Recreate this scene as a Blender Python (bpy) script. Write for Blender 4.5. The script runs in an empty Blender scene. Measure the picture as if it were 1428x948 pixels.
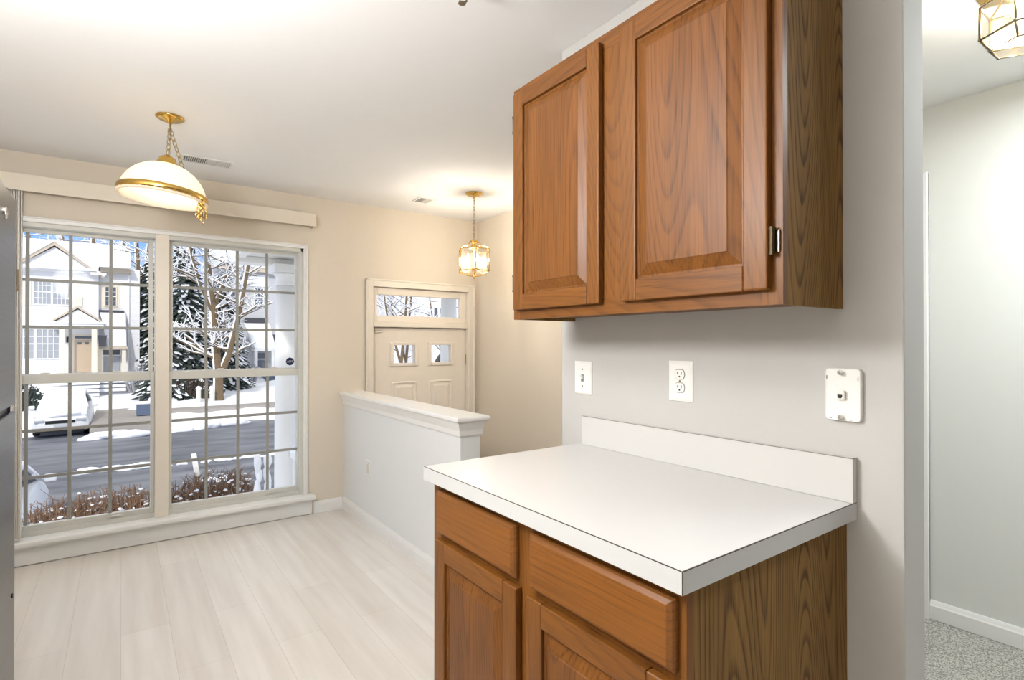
import bpy, bmesh, math, random
from mathutils import Vector, Matrix
R = math.radians
PI = math.pi

S = bpy.context.scene
COL = S.collection

# ------------------------------------------------------------------ camera
EYE = 1.27
cd = bpy.data.cameras.new('camera')
cam = bpy.data.objects.new('camera', cd); COL.objects.link(cam)
cam.location = (0, 0, EYE)
cam.rotation_euler = (R(90 + 0.295), 0, R(-35.9))
cd.sensor_fit = 'HORIZONTAL'; cd.sensor_width = 36
cd.lens = 36 * 751.45 / 1428
cd.clip_start = 0.02; cd.clip_end = 400
S.camera = cam

# ------------------------------------------------------------------ world, sun, area lights, exposure
w = bpy.data.worlds.new('sky'); S.world = w; w.use_nodes = True
nt = w.node_tree; nt.nodes.clear()
wo = nt.nodes.new('ShaderNodeOutputWorld'); bg = nt.nodes.new('ShaderNodeBackground')
tc = nt.nodes.new('ShaderNodeTexCoord'); sp = nt.nodes.new('ShaderNodeSeparateXYZ'); rp = nt.nodes.new('ShaderNodeValToRGB')
nt.links.new(tc.outputs['Generated'], sp.inputs[0]); nt.links.new(sp.outputs[2], rp.inputs[0])
rp.color_ramp.elements[0].position = 0.0; rp.color_ramp.elements[0].color = (0.88, 0.91, 0.97, 1)
rp.color_ramp.elements[1].position = 0.16; rp.color_ramp.elements[1].color = (0.20, 0.42, 0.95, 1)
e = rp.color_ramp.elements.new(0.42); e.color = (0.88, 0.89, 0.92, 1)
nt.links.new(rp.outputs[0], bg.inputs[0]); bg.inputs[1].default_value = 0.62
nt.links.new(bg.outputs[0], wo.inputs[0])
sd = bpy.data.lights.new('sun', 'SUN'); sd.energy = 1.05; sd.angle = R(3); sd.color = (1, 0.95, 0.88)
so = bpy.data.objects.new('sun', sd); COL.objects.link(so)
so.rotation_euler = Vector((0.35, 0.75, -0.62)).to_track_quat('-Z', 'Y').to_euler()

def area(name, loc, tgt, size, size_y, power, color):
    l = bpy.data.lights.new(name, 'AREA'); l.shape = 'RECTANGLE'; l.size = size; l.size_y = size_y
    l.energy = power; l.color = color
    o = bpy.data.objects.new(name, l); COL.objects.link(o); o.location = loc
    o.rotation_euler = (Vector(tgt) - Vector(loc)).to_track_quat('-Z', 'Y').to_euler()
    return o
kl = bpy.data.lights.new('kitchen_ceiling_light', 'POINT'); kl.energy = 36; kl.color = (0.985, 0.99, 1.0); kl.shadow_soft_size = 0.16  # added fill lamp in mid-air without a fixture, lifts ceiling and cabinets
ko = bpy.data.objects.new('kitchen_ceiling_light', kl); COL.objects.link(ko); ko.location = (-0.42, 1.28, 1.88)
area('kitchen_ceiling_panel', (-0.3, 1.25, 2.34), (-0.3, 1.25, 0), 0.6, 1.0, 6, (1, 0.985, 0.96))  # unseen downward fill added for the kitchen, no fixture behind it
area('living_room_fill', (2.35, -0.05, 2.30), (2.35, -0.05, 0), 0.9, 0.8, 16, (0.93, 0.98, 1.0))  # unseen area lamp added to brighten the living room wall
S.view_settings.view_transform = 'Standard'; S.view_settings.look = 'None'
S.view_settings.gamma = 1; S.view_settings.use_curve_mapping = False
S.view_settings.exposure = 1.08

# ------------------------------------------------------------------ materials
def lin(r, g, b):
    f = lambda c: (c / 255 / 12.92) if c <= 10 else ((c / 255 + 0.055) / 1.055) ** 2.4
    return (f(r), f(g), f(b), 1)
MATS = {}
def newmat(name):
    m = bpy.data.materials.new(name); m.use_nodes = True
    n = m.node_tree; b = n.nodes['Principled BSDF']; return m, n, b
def mat(name, rgb, rough=0.5, metal=0.0, noise=0.0, nscale=20, bump=0.0, bscale=200, spec=0.5, emit=None, estr=0, trans=0):
    if name in MATS: return MATS[name]
    m, n, b = newmat(name)
    b.inputs['Roughness'].default_value = rough; b.inputs['Metallic'].default_value = metal
    b.inputs['Specular IOR Level'].default_value = spec
    c = lin(*rgb)
    tcn = n.nodes.new('ShaderNodeTexCoord')
    nz = n.nodes.new('ShaderNodeTexNoise'); nz.inputs['Scale'].default_value = nscale; nz.inputs['Detail'].default_value = 4
    n.links.new(tcn.outputs['Object'], nz.inputs['Vector'])
    mx = n.nodes.new('ShaderNodeMix'); mx.data_type = 'RGBA'
    k = noise if noise else 0.03
    mx.inputs['A'].default_value = tuple(x * (1 - k) for x in c[:3]) + (1,)
    mx.inputs['B'].default_value = tuple(min(1, x * (1 + k)) for x in c[:3]) + (1,)
    n.links.new(nz.outputs['Fac'], mx.inputs['Factor']); n.links.new(mx.outputs['Result'], b.inputs['Base Color'])
    if bump:
        n2 = n.nodes.new('ShaderNodeTexNoise'); n2.inputs['Scale'].default_value = bscale; n2.inputs['Detail'].default_value = 3
        n.links.new(tcn.outputs['Object'], n2.inputs['Vector'])
        bp = n.nodes.new('ShaderNodeBump'); bp.inputs['Strength'].default_value = bump; bp.inputs['Distance'].default_value = 0.002
        n.links.new(n2.outputs['Fac'], bp.inputs['Height']); n.links.new(bp.outputs[0], b.inputs['Normal'])
    if emit:
        b.inputs['Emission Color'].default_value = lin(*emit); b.inputs['Emission Strength'].default_value = estr
    if trans: b.inputs['Transmission Weight'].default_value = trans
    MATS[name] = m; return m
def mapping(n, scale, out='Object', loc=(0, 0, 0)):
    t = n.nodes.new('ShaderNodeTexCoord'); mp = n.nodes.new('ShaderNodeMapping')
    mp.inputs['Scale'].default_value = scale; mp.inputs['Location'].default_value = loc
    n.links.new(t.outputs[out], mp.inputs[0]); return mp
def math_n(n, op, a, b=None):
    m = n.nodes.new('ShaderNodeMath'); m.operation = op
    for i, v in enumerate((a, b)):
        if v is None: continue
        if isinstance(v, (int, float)): m.inputs[i].default_value = v
        else: n.links.new(v, m.inputs[i])
    return m.outputs[0]
def mixc(n, f, a, b, mode='MIX'):
    x = n.nodes.new('ShaderNodeMix'); x.data_type = 'RGBA'; x.blend_type = mode
    if isinstance(f, (int, float)): x.inputs['Factor'].default_value = f
    else: n.links.new(f, x.inputs['Factor'])
    for k, v in (('A', a), ('B', b)):
        if isinstance(v, tuple): x.inputs[k].default_value = v
        else: n.links.new(v, x.inputs[k])
    return x.outputs['Result']
def wood(name, light, dark, axis='Z', freq=9.0, rough=0.35, contrast=0.6, across=3.0, loc=(0, 0, 0), sheen=0.0):
    """plain-sawn oak: contour lines of a stretched noise give cathedrals, fine streaks give the pores"""
    m, n, b = newmat(name)
    s = [across, across, across]; s['XYZ'.index(axis)] = across * 0.11
    mp = mapping(n, s, loc=loc)
    nz = n.nodes.new('ShaderNodeTexNoise'); nz.inputs['Scale'].default_value = 1; nz.inputs['Detail'].default_value = 1.5; nz.inputs['Roughness'].default_value = 0.4
    n.links.new(mp.outputs[0], nz.inputs['Vector'])
    rings = math_n(n, 'MULTIPLY', nz.outputs['Fac'], freq * 4)
    saw = math_n(n, 'FRACT', rings)
    sw = n.nodes.new('ShaderNodeValToRGB'); sw.color_ramp.elements[0].position = 0.0; sw.color_ramp.elements[0].color = (0, 0, 0, 1)
    sw.color_ramp.elements[1].position = 0.55; sw.color_ramp.elements[1].color = (0.12, 0.12, 0.12, 1)
    e2 = sw.color_ramp.elements.new(0.86); e2.color = (1, 1, 1, 1); e3 = sw.color_ramp.elements.new(1.0); e3.color = (0, 0, 0, 1)
    n.links.new(saw, sw.inputs[0])
    s2 = [260, 260, 260]; s2['XYZ'.index(axis)] = 7
    mp2 = mapping(n, s2)
    pz = n.nodes.new('ShaderNodeTexNoise'); pz.inputs['Scale'].default_value = 1; pz.inputs['Detail'].default_value = 2
    n.links.new(mp2.outputs[0], pz.inputs['Vector'])
    s3 = [14, 14, 14]; s3['XYZ'.index(axis)] = 1.2
    mp3 = mapping(n, s3)
    bz = n.nodes.new('ShaderNodeTexNoise'); bz.inputs['Scale'].default_value = 1; bz.inputs['Detail'].default_value = 3
    n.links.new(mp3.outputs[0], bz.inputs['Vector'])
    f1 = math_n(n, 'MULTIPLY', math_n(n, 'MULTIPLY', sw.outputs[0], contrast), math_n(n, 'MULTIPLY', pz.outputs['Fac'], 2.0))
    f2 = math_n(n, 'MULTIPLY', math_n(n, 'SUBTRACT', pz.outputs['Fac'], 0.5), 0.9)
    f3 = math_n(n, 'MULTIPLY', math_n(n, 'SUBTRACT', bz.outputs['Fac'], 0.5), 1.1)
    f = math_n(n, 'ADD', math_n(n, 'ADD', f1, f2), math_n(n, 'ADD', f3, 0.18))
    cl = n.nodes.new('ShaderNodeClamp'); n.links.new(f, cl.inputs[0])
    c = mixc(n, cl.outputs[0], lin(*light), lin(*dark))
    n.links.new(c, b.inputs['Base Color']); b.inputs['Roughness'].default_value = rough
    b.inputs['Coat Weight'].default_value = sheen; b.inputs['Coat Roughness'].default_value = 0.25; b.inputs['Specular IOR Level'].default_value = 0.3
    bp = n.nodes.new('ShaderNodeBump'); bp.inputs['Strength'].default_value = 0.12; bp.inputs['Distance'].default_value = 0.001
    n.links.new(pz.outputs['Fac'], bp.inputs['Height']); n.links.new(bp.outputs[0], b.inputs['Normal'])
    MATS[name] = m; return m

wall_m = mat('wall_paint', (194, 193, 190), 0.85, noise=0.015, bump=0.05)
beige_m = mat('beige_paint', (230, 219, 203), 0.85, noise=0.015, bump=0.05)
half_m = mat('half_wall_paint', (236, 239, 239), 0.85, noise=0.01)
ceil_m = mat('ceiling_paint', (246, 246, 246), 0.9, noise=0.01)
trim_m = mat('white_trim', (244, 244, 242), 0.35)
almond_m = mat('almond_trim', (240, 232, 219), 0.4)
door_m = mat('door_paint', (242, 233, 221), 0.45)
vinyl_m = mat('window_vinyl', (218, 217, 210), 0.4)
grille_m = mat('window_grille', (156, 156, 151), 0.5)
laminate_m = mat('white_laminate', (208, 207, 205), 0.28, noise=0.008)
lamedge_m = mat('laminate_edge', (202, 203, 202), 0.35)
seam_m = mat('dark_seam', (70, 62, 55), 0.6)
plate_m = mat('white_plastic', (240, 239, 235), 0.3)
dark_m = mat('dark_slot', (28, 26, 24), 0.6)
brass_m = mat('brass', (216, 178, 98), 0.22, 1.0, noise=0.08)
pewter_m = mat('pewter', (150, 138, 115), 0.3, 1.0, noise=0.1)
bronze_m = mat('bronze_hinge', (110, 98, 78), 0.3, 1.0, noise=0.15)
chain_m = mat('chain_metal', (176, 158, 118), 0.3, 1.0)
black_m = mat('black_plastic', (22, 22, 24), 0.4)
valance_m = mat('valance_vinyl', (234, 224, 208), 0.5)
vane_m = mat('blind_vane', (226, 222, 214), 0.6)
badge_m = mat('badge_metal', (215, 215, 215), 0.2, 0.9)
snow_m = mat('snow', (246, 248, 252), 0.7, noise=0.02, nscale=3, bump=0.5, bscale=6)
conc_m = mat('concrete', (158, 152, 146), 0.8, noise=0.15, nscale=2)
siding_w = None

def siding(name, rgb, pitch=0.11, shade=0.82):
    m, n, b = newmat(name)
    t = n.nodes.new('ShaderNodeTexCoord'); s = n.nodes.new('ShaderNodeSeparateXYZ'); n.links.new(t.outputs['Object'], s.inputs[0])
    fr = math_n(n, 'FRACT', math_n(n, 'DIVIDE', s.outputs[2], pitch))
    bp = n.nodes.new('ShaderNodeBump'); bp.inputs['Distance'].default_value = 0.02; bp.inputs['Strength'].default_value = 0.6; bp.invert = True
    n.links.new(fr, bp.inputs['Height']); n.links.new(bp.outputs[0], b.inputs['Normal'])
    c = lin(*rgb)
    edge = math_n(n, 'GREATER_THAN', fr, 0.9)
    n.links.new(mixc(n, edge, c, tuple(x * shade for x in c[:3]) + (1,)), b.inputs['Base Color'])
    b.inputs['Roughness'].default_value = 0.6
    MATS[name] = m; return m
white_siding = siding('white_siding', (236, 236, 238))
grey_siding = siding('grey_siding', (196, 197, 200), 0.13, 0.85)

def asphalt():
    m, n, b = newmat('asphalt')
    mp = mapping(n, (0.35, 1.2, 1)); nz = n.nodes.new('ShaderNodeTexNoise'); nz.inputs['Scale'].default_value = 1.2; nz.inputs['Detail'].default_value = 6
    n.links.new(mp.outputs[0], nz.inputs['Vector'])
    r = n.nodes.new('ShaderNodeValToRGB'); r.color_ramp.elements[0].position = 0.32; r.color_ramp.elements[0].color = lin(72, 75, 84)
    r.color_ramp.elements[1].position = 0.72; r.color_ramp.elements[1].color = lin(128, 131, 138)
    n.links.new(nz.outputs['Fac'], r.inputs[0]); n.links.new(r.outputs[0], b.inputs['Base Color'])
    b.inputs['Roughness'].default_value = 0.55
    return m
asphalt_m = asphalt()

def planks():
    m, n, b = newmat('pale_oak_vinyl')
    t = n.nodes.new('ShaderNodeTexCoord')
    mp = n.nodes.new('ShaderNodeMapping'); mp.inputs['Rotation'].default_value = (0, 0, R(90)); n.links.new(t.outputs['Object'], mp.inputs[0])
    br = n.nodes.new('ShaderNodeTexBrick'); br.inputs['Scale'].default_value = 1; br.inputs['Brick Width'].default_value = 1.22; br.inputs['Row Height'].default_value = 0.18
    br.inputs['Mortar Size'].default_value = 0.0012; br.inputs['Mortar Smooth'].default_value = 0.3; br.offset = 0.37
    br.inputs['Color1'].default_value = lin(245, 241, 235); br.inputs['Color2'].default_value = lin(239, 234, 227); br.inputs['Mortar'].default_value = lin(222, 214, 205)
    n.links.new(mp.outputs[0], br.inputs['Vector'])
    m2 = mapping(n, (16, 1.1, 1)); nz = n.nodes.new('ShaderNodeTexNoise'); nz.inputs['Scale'].default_value = 1; nz.inputs['Detail'].default_value = 4
    n.links.new(m2.outputs[0], nz.inputs['Vector'])
    r = n.nodes.new('ShaderNodeValToRGB'); r.color_ramp.elements[0].position = 0.3; r.color_ramp.elements[0].color = (0.89, 0.875, 0.855, 1)
    r.color_ramp.elements[1].position = 0.65; r.color_ramp.elements[1].color = (1, 1, 1, 1); n.links.new(nz.outputs['Fac'], r.inputs[0])
    c = mixc(n, 1.0, br.outputs['Color'], r.outputs[0], 'MULTIPLY')
    n.links.new(c, b.inputs['Base Color']); b.inputs['Roughness'].default_value = 0.42; b.inputs['Specular IOR Level'].default_value = 0.4
    return m
floor_m = planks()

def carpet():
    m, n, b = newmat('carpet')
    t = n.nodes.new('ShaderNodeTexCoord'); nz = n.nodes.new('ShaderNodeTexNoise'); nz.inputs['Scale'].default_value = 170; nz.inputs['Detail'].default_value = 3
    n.links.new(t.outputs['Object'], nz.inputs['Vector'])
    r = n.nodes.new('ShaderNodeValToRGB'); r.color_ramp.elements[0].position = 0.38; r.color_ramp.elements[0].color = lin(140, 136, 128)
    r.color_ramp.elements[1].position = 0.62; r.color_ramp.elements[1].color = lin(214, 212, 204); n.links.new(nz.outputs['Fac'], r.inputs[0])
    n.links.new(r.outputs[0], b.inputs['Base Color']); b.inputs['Roughness'].default_value = 0.95
    bp = n.nodes.new('ShaderNodeBump'); bp.inputs['Distance'].default_value = 0.01; n.links.new(nz.outputs['Fac'], bp.inputs['Height']); n.links.new(bp.outputs[0], b.inputs['Normal'])
    return m
carpet_m = carpet()

def steel():
    m, n, b = newmat('brushed_steel')
    mp = mapping(n, (40, 4, 400)); nz = n.nodes.new('ShaderNodeTexNoise'); nz.inputs['Scale'].default_value = 1; nz.inputs['Detail'].default_value = 3
    n.links.new(mp.outputs[0], nz.inputs['Vector'])
    n.links.new(mixc(n, nz.outputs['Fac'], lin(84, 84, 84), lin(128, 128, 128)), b.inputs['Base Color'])
    b.inputs['Metallic'].default_value = 0.9; b.inputs['Roughness'].default_value = 0.32
    return m
steel_m = steel()

def pane(name, tint=(1, 1, 1), gloss=0.06, rough=0.0):
    m = bpy.data.materials.new(name); m.use_nodes = True; n = m.node_tree; n.nodes.clear()
    o = n.nodes.new('ShaderNodeOutputMaterial'); t = n.nodes.new('ShaderNodeBsdfTransparent'); g = n.nodes.new('ShaderNodeBsdfGlossy')
    t.inputs[0].default_value = (*tint, 1); g.inputs['Roughness'].default_value = rough
    x = n.nodes.new('ShaderNodeMixShader'); x.inputs[0].default_value = gloss
    n.links.new(t.outputs[0], x.inputs[1]); n.links.new(g.outputs[0], x.inputs[2]); n.links.new(x.outputs[0], o.inputs[0])
    return m
glass_m = pane('clear_glass', (0.985, 0.99, 0.99), 0.003)
lantern_glass = pane('bevelled_glass', (0.98, 0.975, 0.95), 0.16, 0.18)
dark_glass = mat('dark_window_glass', (92, 98, 110), 0.1, noise=0.25, nscale=3)
pale_glass = mat('blind_window_glass', (170, 174, 180), 0.2, noise=0.15, nscale=3)

def shade_glass():
    m, n, b = newmat('ribbed_cream_glass')
    b.inputs['Base Color'].default_value = lin(244, 238, 226); b.inputs['Roughness'].default_value = 0.35
    b.inputs['Transmission Weight'].default_value = 0.0
    o = n.nodes['Material Output']
    tr = n.nodes.new('ShaderNodeBsdfTranslucent'); tr.inputs[0].default_value = lin(250, 243, 230)
    x = n.nodes.new('ShaderNodeMixShader'); x.inputs[0].default_value = 0.55
    n.links.new(b.outputs[0], x.inputs[1]); n.links.new(tr.outputs[0], x.inputs[2]); n.links.new(x.outputs[0], o.inputs[0])
    return m
shade_m = shade_glass()
bulb_m = mat('bulb', (255, 240, 210), 0.3, emit=(255, 238, 208), estr=6)
candle_m = mat('candle_sleeve', (250, 240, 220), 0.4)

oak_v = wood('oak_vertical', (128, 80, 30), (78, 45, 16), 'Z', 22, 0.42, 0.32, 2.6, sheen=0.04)
oak_h = wood('oak_horizontal', (127, 79, 30), (78, 45, 16), 'Y', 16, 0.42, 0.3, 2.4, (3, 1, 4), sheen=0.04)
oak_panel = wood('oak_panel', (126, 78, 31), (74, 43, 16), 'Z', 22, 0.42, 0.40, 2.2, (5.3, 2.1, 7.7), sheen=0.04)
oak_draw = wood('oak_drawer', (138, 86, 34), (94, 56, 21), 'Y', 10, 0.4, 0.3, 3.2, (1, 8, 2), sheen=0.04)
oak_side = wood('oak_side_laminate', (146, 110, 60), (90, 64, 32), 'Z', 42, 0.8, 0.8, 2.2, (9, 4, 1))

# ------------------------------------------------------------------ mesh helpers
def tagp(o, label=None, cat=None, group=None, kind=None):
    if label: o['label'] = label
    if cat: o['category'] = cat
    if group: o['group'] = group
    if kind: o['kind'] = kind
    return o
BASE = {}
def thing(name, label, cat, loc=(0, 0, 0), group=None):
    o = bpy.data.objects.new(name, None); COL.objects.link(o); o.location = loc; o.empty_display_size = 0.1
    BASE[o] = Vector(loc); return tagp(o, label, cat, group)
class MB:
    def __init__(s): s.bm = bmesh.new()
    def box(s, x0, x1, y0, y1, z0, z1):
        v = [s.bm.verts.new(p) for p in ((x0, y0, z0), (x1, y0, z0), (x1, y1, z0), (x0, y1, z0), (x0, y0, z1), (x1, y0, z1), (x1, y1, z1), (x0, y1, z1))]
        for f in ((0, 3, 2, 1), (4, 5, 6, 7), (0, 1, 5, 4), (1, 2, 6, 5), (2, 3, 7, 6), (3, 0, 4, 7)): s.bm.faces.new([v[i] for i in f])
        return s
    def quad(s, *p): s.bm.faces.new([s.bm.verts.new(q) for q in p]); return s
    def loft(s, rings, cap=True, closed=True):
        rv = [[s.bm.verts.new(p) for p in r] for r in rings]; n = len(rv[0])
        for a, b in zip(rv, rv[1:]):
            for i in range(n if closed else n - 1):
                j = (i + 1) % n
                try: s.bm.faces.new((a[i], a[j], b[j], b[i]))
                except ValueError: pass
        if cap and closed and n > 2:
            s.bm.faces.new(rv[0][::-1]); s.bm.faces.new(rv[-1])
        return s
    def prism(s, pts, axis, a, b):
        """2-D outline pulled along an axis; pts are the two other coordinates in xyz order"""
        def mk(t):
            o = []
            for p, q in pts:
                o.append({'X': (t, p, q), 'Y': (p, t, q), 'Z': (p, q, t)}[axis])
            return o
        return s.loft([mk(a), mk(b)])
    def lathe(s, prof, c=(0, 0, 0), seg=32, cap=False, mtx=None):
        rings = []
        for r, z in prof:
            ring = []
            for i in range(seg):
                a = 2 * PI * i / seg
                p = Vector((r * math.cos(a), r * math.sin(a), z))
                if mtx: p = mtx @ p
                ring.append(p + Vector(c))
            rings.append(ring)
        return s.loft(rings, cap=cap)
    def tube(s, pts, rad, seg=8, cap=True):
        pts = [Vector(p) for p in pts]; rings = []
        if not hasattr(rad, '__len__'): rad = [rad] * len(pts)
        up = None
        for i, p in enumerate(pts):
            d = (pts[min(i + 1, len(pts) - 1)] - pts[max(i - 1, 0)]).normalized()
            if up is None: up = Vector((0, 0, 1)) if abs(d.z) < 0.9 else Vector((1, 0, 0))
            u = d.cross(up); u = u.normalized() if u.length > 1e-6 else d.orthogonal().normalized()
            v = d.cross(u).normalized(); up = u.cross(d) if False else up
            rings.append([p + rad[i] * (math.cos(2 * PI * k / seg) * u + math.sin(2 * PI * k / seg) * v) for k in range(seg)])
        return s.loft(rings, cap=cap)
    def torus(s, c, rx, ry, r, u, v, seg=16, ts=6):
        u = Vector(u).normalized(); v = Vector(v).normalized(); w_ = u.cross(v); c = Vector(c); rings = []
        for i in range(seg + 1):
            a = 2 * PI * i / seg; ctr = c + rx * math.cos(a) * u + ry * math.sin(a) * v
            d = (math.cos(a) * u * ry + math.sin(a) * v * rx).normalized()
            rings.append([ctr + r * (math.cos(2 * PI * k / ts) * d + math.sin(2 * PI * k / ts) * w_) for k in range(ts)])
        return s.loft(rings, cap=False)
    def blob(s, c, rx, ry, rz, seed=0, sub=2, amp=0.15):
        t = bmesh.new(); bmesh.ops.create_icosphere(t, subdivisions=sub, radius=1)
        q = random.Random(seed); off = [Vector((q.uniform(-1, 1), q.uniform(-1, 1), q.uniform(-1, 1))).normalized() for _ in range(6)]
        mp = {}
        for v in t.verts:
            d = v.co.normalized(); k = 1 + amp * sum(math.sin(4 * d.dot(o) + i) for i, o in enumerate(off)) / 2.4
            mp[v] = s.bm.verts.new((c[0] + d.x * rx * k, c[1] + d.y * ry * k, c[2] + d.z * rz * k))
        for f in t.faces: s.bm.faces.new([mp[v] for v in f.verts])
        t.free(); return s
    def build(s, name, material, parent=None, loc=None, bevel=0, segs=2, smooth=False, label=None, kind=None, local=False):
        bmesh.ops.recalc_face_normals(s.bm, faces=s.bm.faces)
        me = bpy.data.meshes.new(name)
        off = Vector((0, 0, 0))
        if not local:
            if parent is not None: off = BASE.get(parent, off)
            elif loc is not None: off = Vector(loc)
        if off.length: bmesh.ops.translate(s.bm, verts=s.bm.verts, vec=-off)
        s.bm.to_mesh(me); s.bm.free()
        if smooth:
            for p in me.polygons: p.use_smooth = True
        me.materials.append(material)
        o = bpy.data.objects.new(name, me); COL.objects.link(o)
        if parent is not None: o.parent = parent
        elif loc is not None: o.location = loc
        BASE[o] = off
        if bevel:
            b = o.modifiers.new('bevel', 'BEVEL'); b.width = bevel; b.segments = segs; b.limit_method = 'ANGLE'; b.angle_limit = R(40); b.harden_normals = False
        if label: o['label'] = label
        if kind: o['kind'] = kind
        return o
def struct(name, mb, m, **k): return mb.build(name, m, kind='structure', **k)
def copy_tree(o, parent=None):
    c = o.copy(); COL.objects.link(c)
    if parent is not None: c.parent = parent
    for ch in [x for x in bpy.data.objects if x.parent == o]: copy_tree(ch, c)
    return c

# ------------------------------------------------------------------ constants of the room
WX = 1.33; WE0, WE1 = 0.434, 1.52; WT = 0.117       # cabinet wall
YB = 4.13; CEIL = 2.36; HX = 1.387; HE = 2.361; HT = 0.12
FZ = -0.62                                            # sunken foyer floor
BT = 0.18

# ------------------------------------------------------------------ setting
struct('floor', MB().box(-1.2, 1.40, -5.0, YB + 0.02, -0.15, 0).box(1.40, 1.5, 1.4, HE, -0.15, 0), floor_m)
struct('floor_carpet', MB().box(1.40, 3.02, -5.0, 1.40, -0.15, 0.004), carpet_m)
struct('floor_foyer', MB().box(1.4, 2.72, 1.4, YB + 0.02, FZ - 0.1, FZ), conc_m)
struct('stairs_foyer', MB().box(1.5, 1.78, 1.52, 2.36, FZ, -0.155).box(1.78, 2.05, 1.52, 2.36, FZ, -0.31).box(2.05, 2.32, 1.52, 2.36, FZ, -0.465), carpet_m)
struct('ceiling', MB().box(-1.2, 3.14, -5.1, YB + BT, CEIL, CEIL + 0.2), ceil_m)
struct('wall_cabinet', MB().box(WX, WX + WT, WE0, WE1, 0, CEIL), wall_m, bevel=0.003)
struct('wall_light_block', MB().box(WX, WX + WT, -5.0, -0.55, 0, CEIL), mat('brown_rear_wall', (96, 76, 58), 0.7))  # unseen wall added to keep living room light out of the kitchen
struct('wall_left', MB().box(-1.2, -1.08, -5.0, YB, 0, CEIL), beige_m)
struct('wall_rear', MB().box(-1.2, 3.14, -5.12, -5.0, 0, CEIL), mat('brown_rear_wall', (96, 76, 58), 0.7))  # out of view; set far back and dark brown to cut bounce light
struct('wall_living_room', MB().box(3.02, 3.14, -5.0, 1.4, 0, CEIL), mat('lit_wall_paint', (228, 230, 226), 0.85, noise=0.01))  # house wall paint lightened in colour to stand in for stronger light
struct('wall_between', MB().box(WX + WT, 3.14, 1.40, 1.52, FZ, CEIL), wall_m)
struct('wall_foyer', MB().box(2.60, 2.72, 1.52, YB + BT, FZ, CEIL), beige_m)
struct('wall_half', MB().box(HX, HX + HT, HE, YB, FZ, 0.80), half_m, bevel=0.003)
# back wall with window and door openings
WX0, WX1, WZ0, WZ1 = -0.71, 1.085, 0.13, 1.965
DX0, DX1, DZ1 = 1.60, 2.525, 1.74
b = MB()
b.box(-1.2, WX0, YB, YB + BT, -0.15, CEIL).box(WX0, WX1, YB, YB + BT, -0.15, WZ0).box(WX0, WX1, YB, YB + BT, WZ1, CEIL)
b.box(WX1, DX0, YB, YB + BT, FZ, CEIL).box(DX0, DX1, YB, YB + BT, DZ1, CEIL).box(DX1, 2.72, YB, YB + BT, FZ, CEIL)
struct('wall_back', b, beige_m)
# baseboards
def bbprof(t, h): return [(0, 0), (t, 0), (t, h * 0.72), (t * 0.75, h * 0.8), (t * 0.55, h * 0.9), (t * 0.3, h), (0, h)]
def baseboard_x(name, x0, x1, y, h, z=0, t=0.014):   # on a wall facing -Y
    return struct(name, MB().prism([(y - p, z + q) for p, q in bbprof(t, h)], 'X', x0, x1), trim_m)
def baseboard_y(name, y0, y1, x, h, z=0, t=0.014):   # on a wall facing -X
    return struct(name, MB().prism([(x - p, z + q) for p, q in bbprof(t, h)], 'Y', y0, y1), trim_m)
baseboard_x('baseboard_back', 1.16, HX - 0.015, YB - 0.001, 0.088)
baseboard_x('baseboard_back_left', -1.08, -0.80, YB - 0.001, 0.088)
baseboard_y('baseboard_half_wall', HE - 0.01, YB - 0.001, HX - 0.001, 0.088)
struct('baseboard_half_wall_end', MB().box(HX - 0.012, HX + HT, HE - 0.014, HE - 0.001, 0.001, 0.088), trim_m)
baseboard_y('baseboard_living_room', -5.0, 0.884, 3.019, 0.085, 0.006)
# half-wall cap: moulded board
def cap_ring(e, z): return [(HX - e, HE - e, z), (HX + HT + e, HE - e, z), (HX + HT + e, YB - 0.002, z), (HX - e, YB - 0.002, z)]
struct('trim_half_wall_cap', MB().loft([cap_ring(0.004, 0.792), cap_ring(0.008, 0.80), cap_ring(0.010, 0.825), cap_ring(0.018, 0.845), cap_ring(0.024, 0.862), cap_ring(0.025, 0.868), cap_ring(0.032, 0.870), cap_ring(0.036, 0.876), cap_ring(0.036, 0.888), cap_ring(0.032, 0.894)]), trim_m)
struct('trim_doorway_casing', MB().box(3.002, 3.02, 0.885, 0.96, 0.0, 2.054).box(3.006, 3.02, 0.885, 0.90, 0.0, 2.06), trim_m, bevel=0.004)

# ------------------------------------------------------------------ window (two double-hung units)
win = bpy.data.objects.new('window_1', None); COL.objects.link(win); win['kind'] = 'structure'; win.location = (0.19, YB, WZ0); BASE[win] = Vector(win.location)
cs = MB(); t = 0.028
cs.box(WX0 - t, WX0, YB - 0.014, YB + 0.002, 0.152, WZ1 + t).box(WX1, WX1 + t, YB - 0.014, YB + 0.002, 0.152, WZ1 + t).box(WX0, WX1, YB - 0.014, YB + 0.002, WZ1, WZ1 + t)
cs.box(WX0 - t, WX0 - t + 0.009, YB - 0.022, YB, 0.152, WZ1 + t).box(WX1 + t - 0.009, WX1 + t, YB - 0.022, YB, 0.152, WZ1 + t).box(WX0 - t, WX1 + t, YB - 0.022, YB, WZ1 + t - 0.009, WZ1 + t)
cs.build('window_casing', trim_m, win, bevel=0.003)
fr = MB()
fr.box(WX0, WX0 + 0.02, YB, YB + 0.14, WZ0, WZ1).box(WX1 - 0.02, WX1, YB, YB + 0.14, WZ0, WZ1).box(WX0, WX1, YB, YB + 0.14, WZ1 - 0.025, WZ1)
fr.box(WX0, WX1, YB + 0.02, YB + 0.15, WZ0 + 0.02, WZ0 + 0.05)
fr.build('window_frame', vinyl_m, win, bevel=0.002)
MB().box(0.172, 0.247, YB - 0.012, YB + 0.14, 0.152, WZ1 - 0.001).build('mullion', almond_m, win, bevel=0.004)
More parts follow.
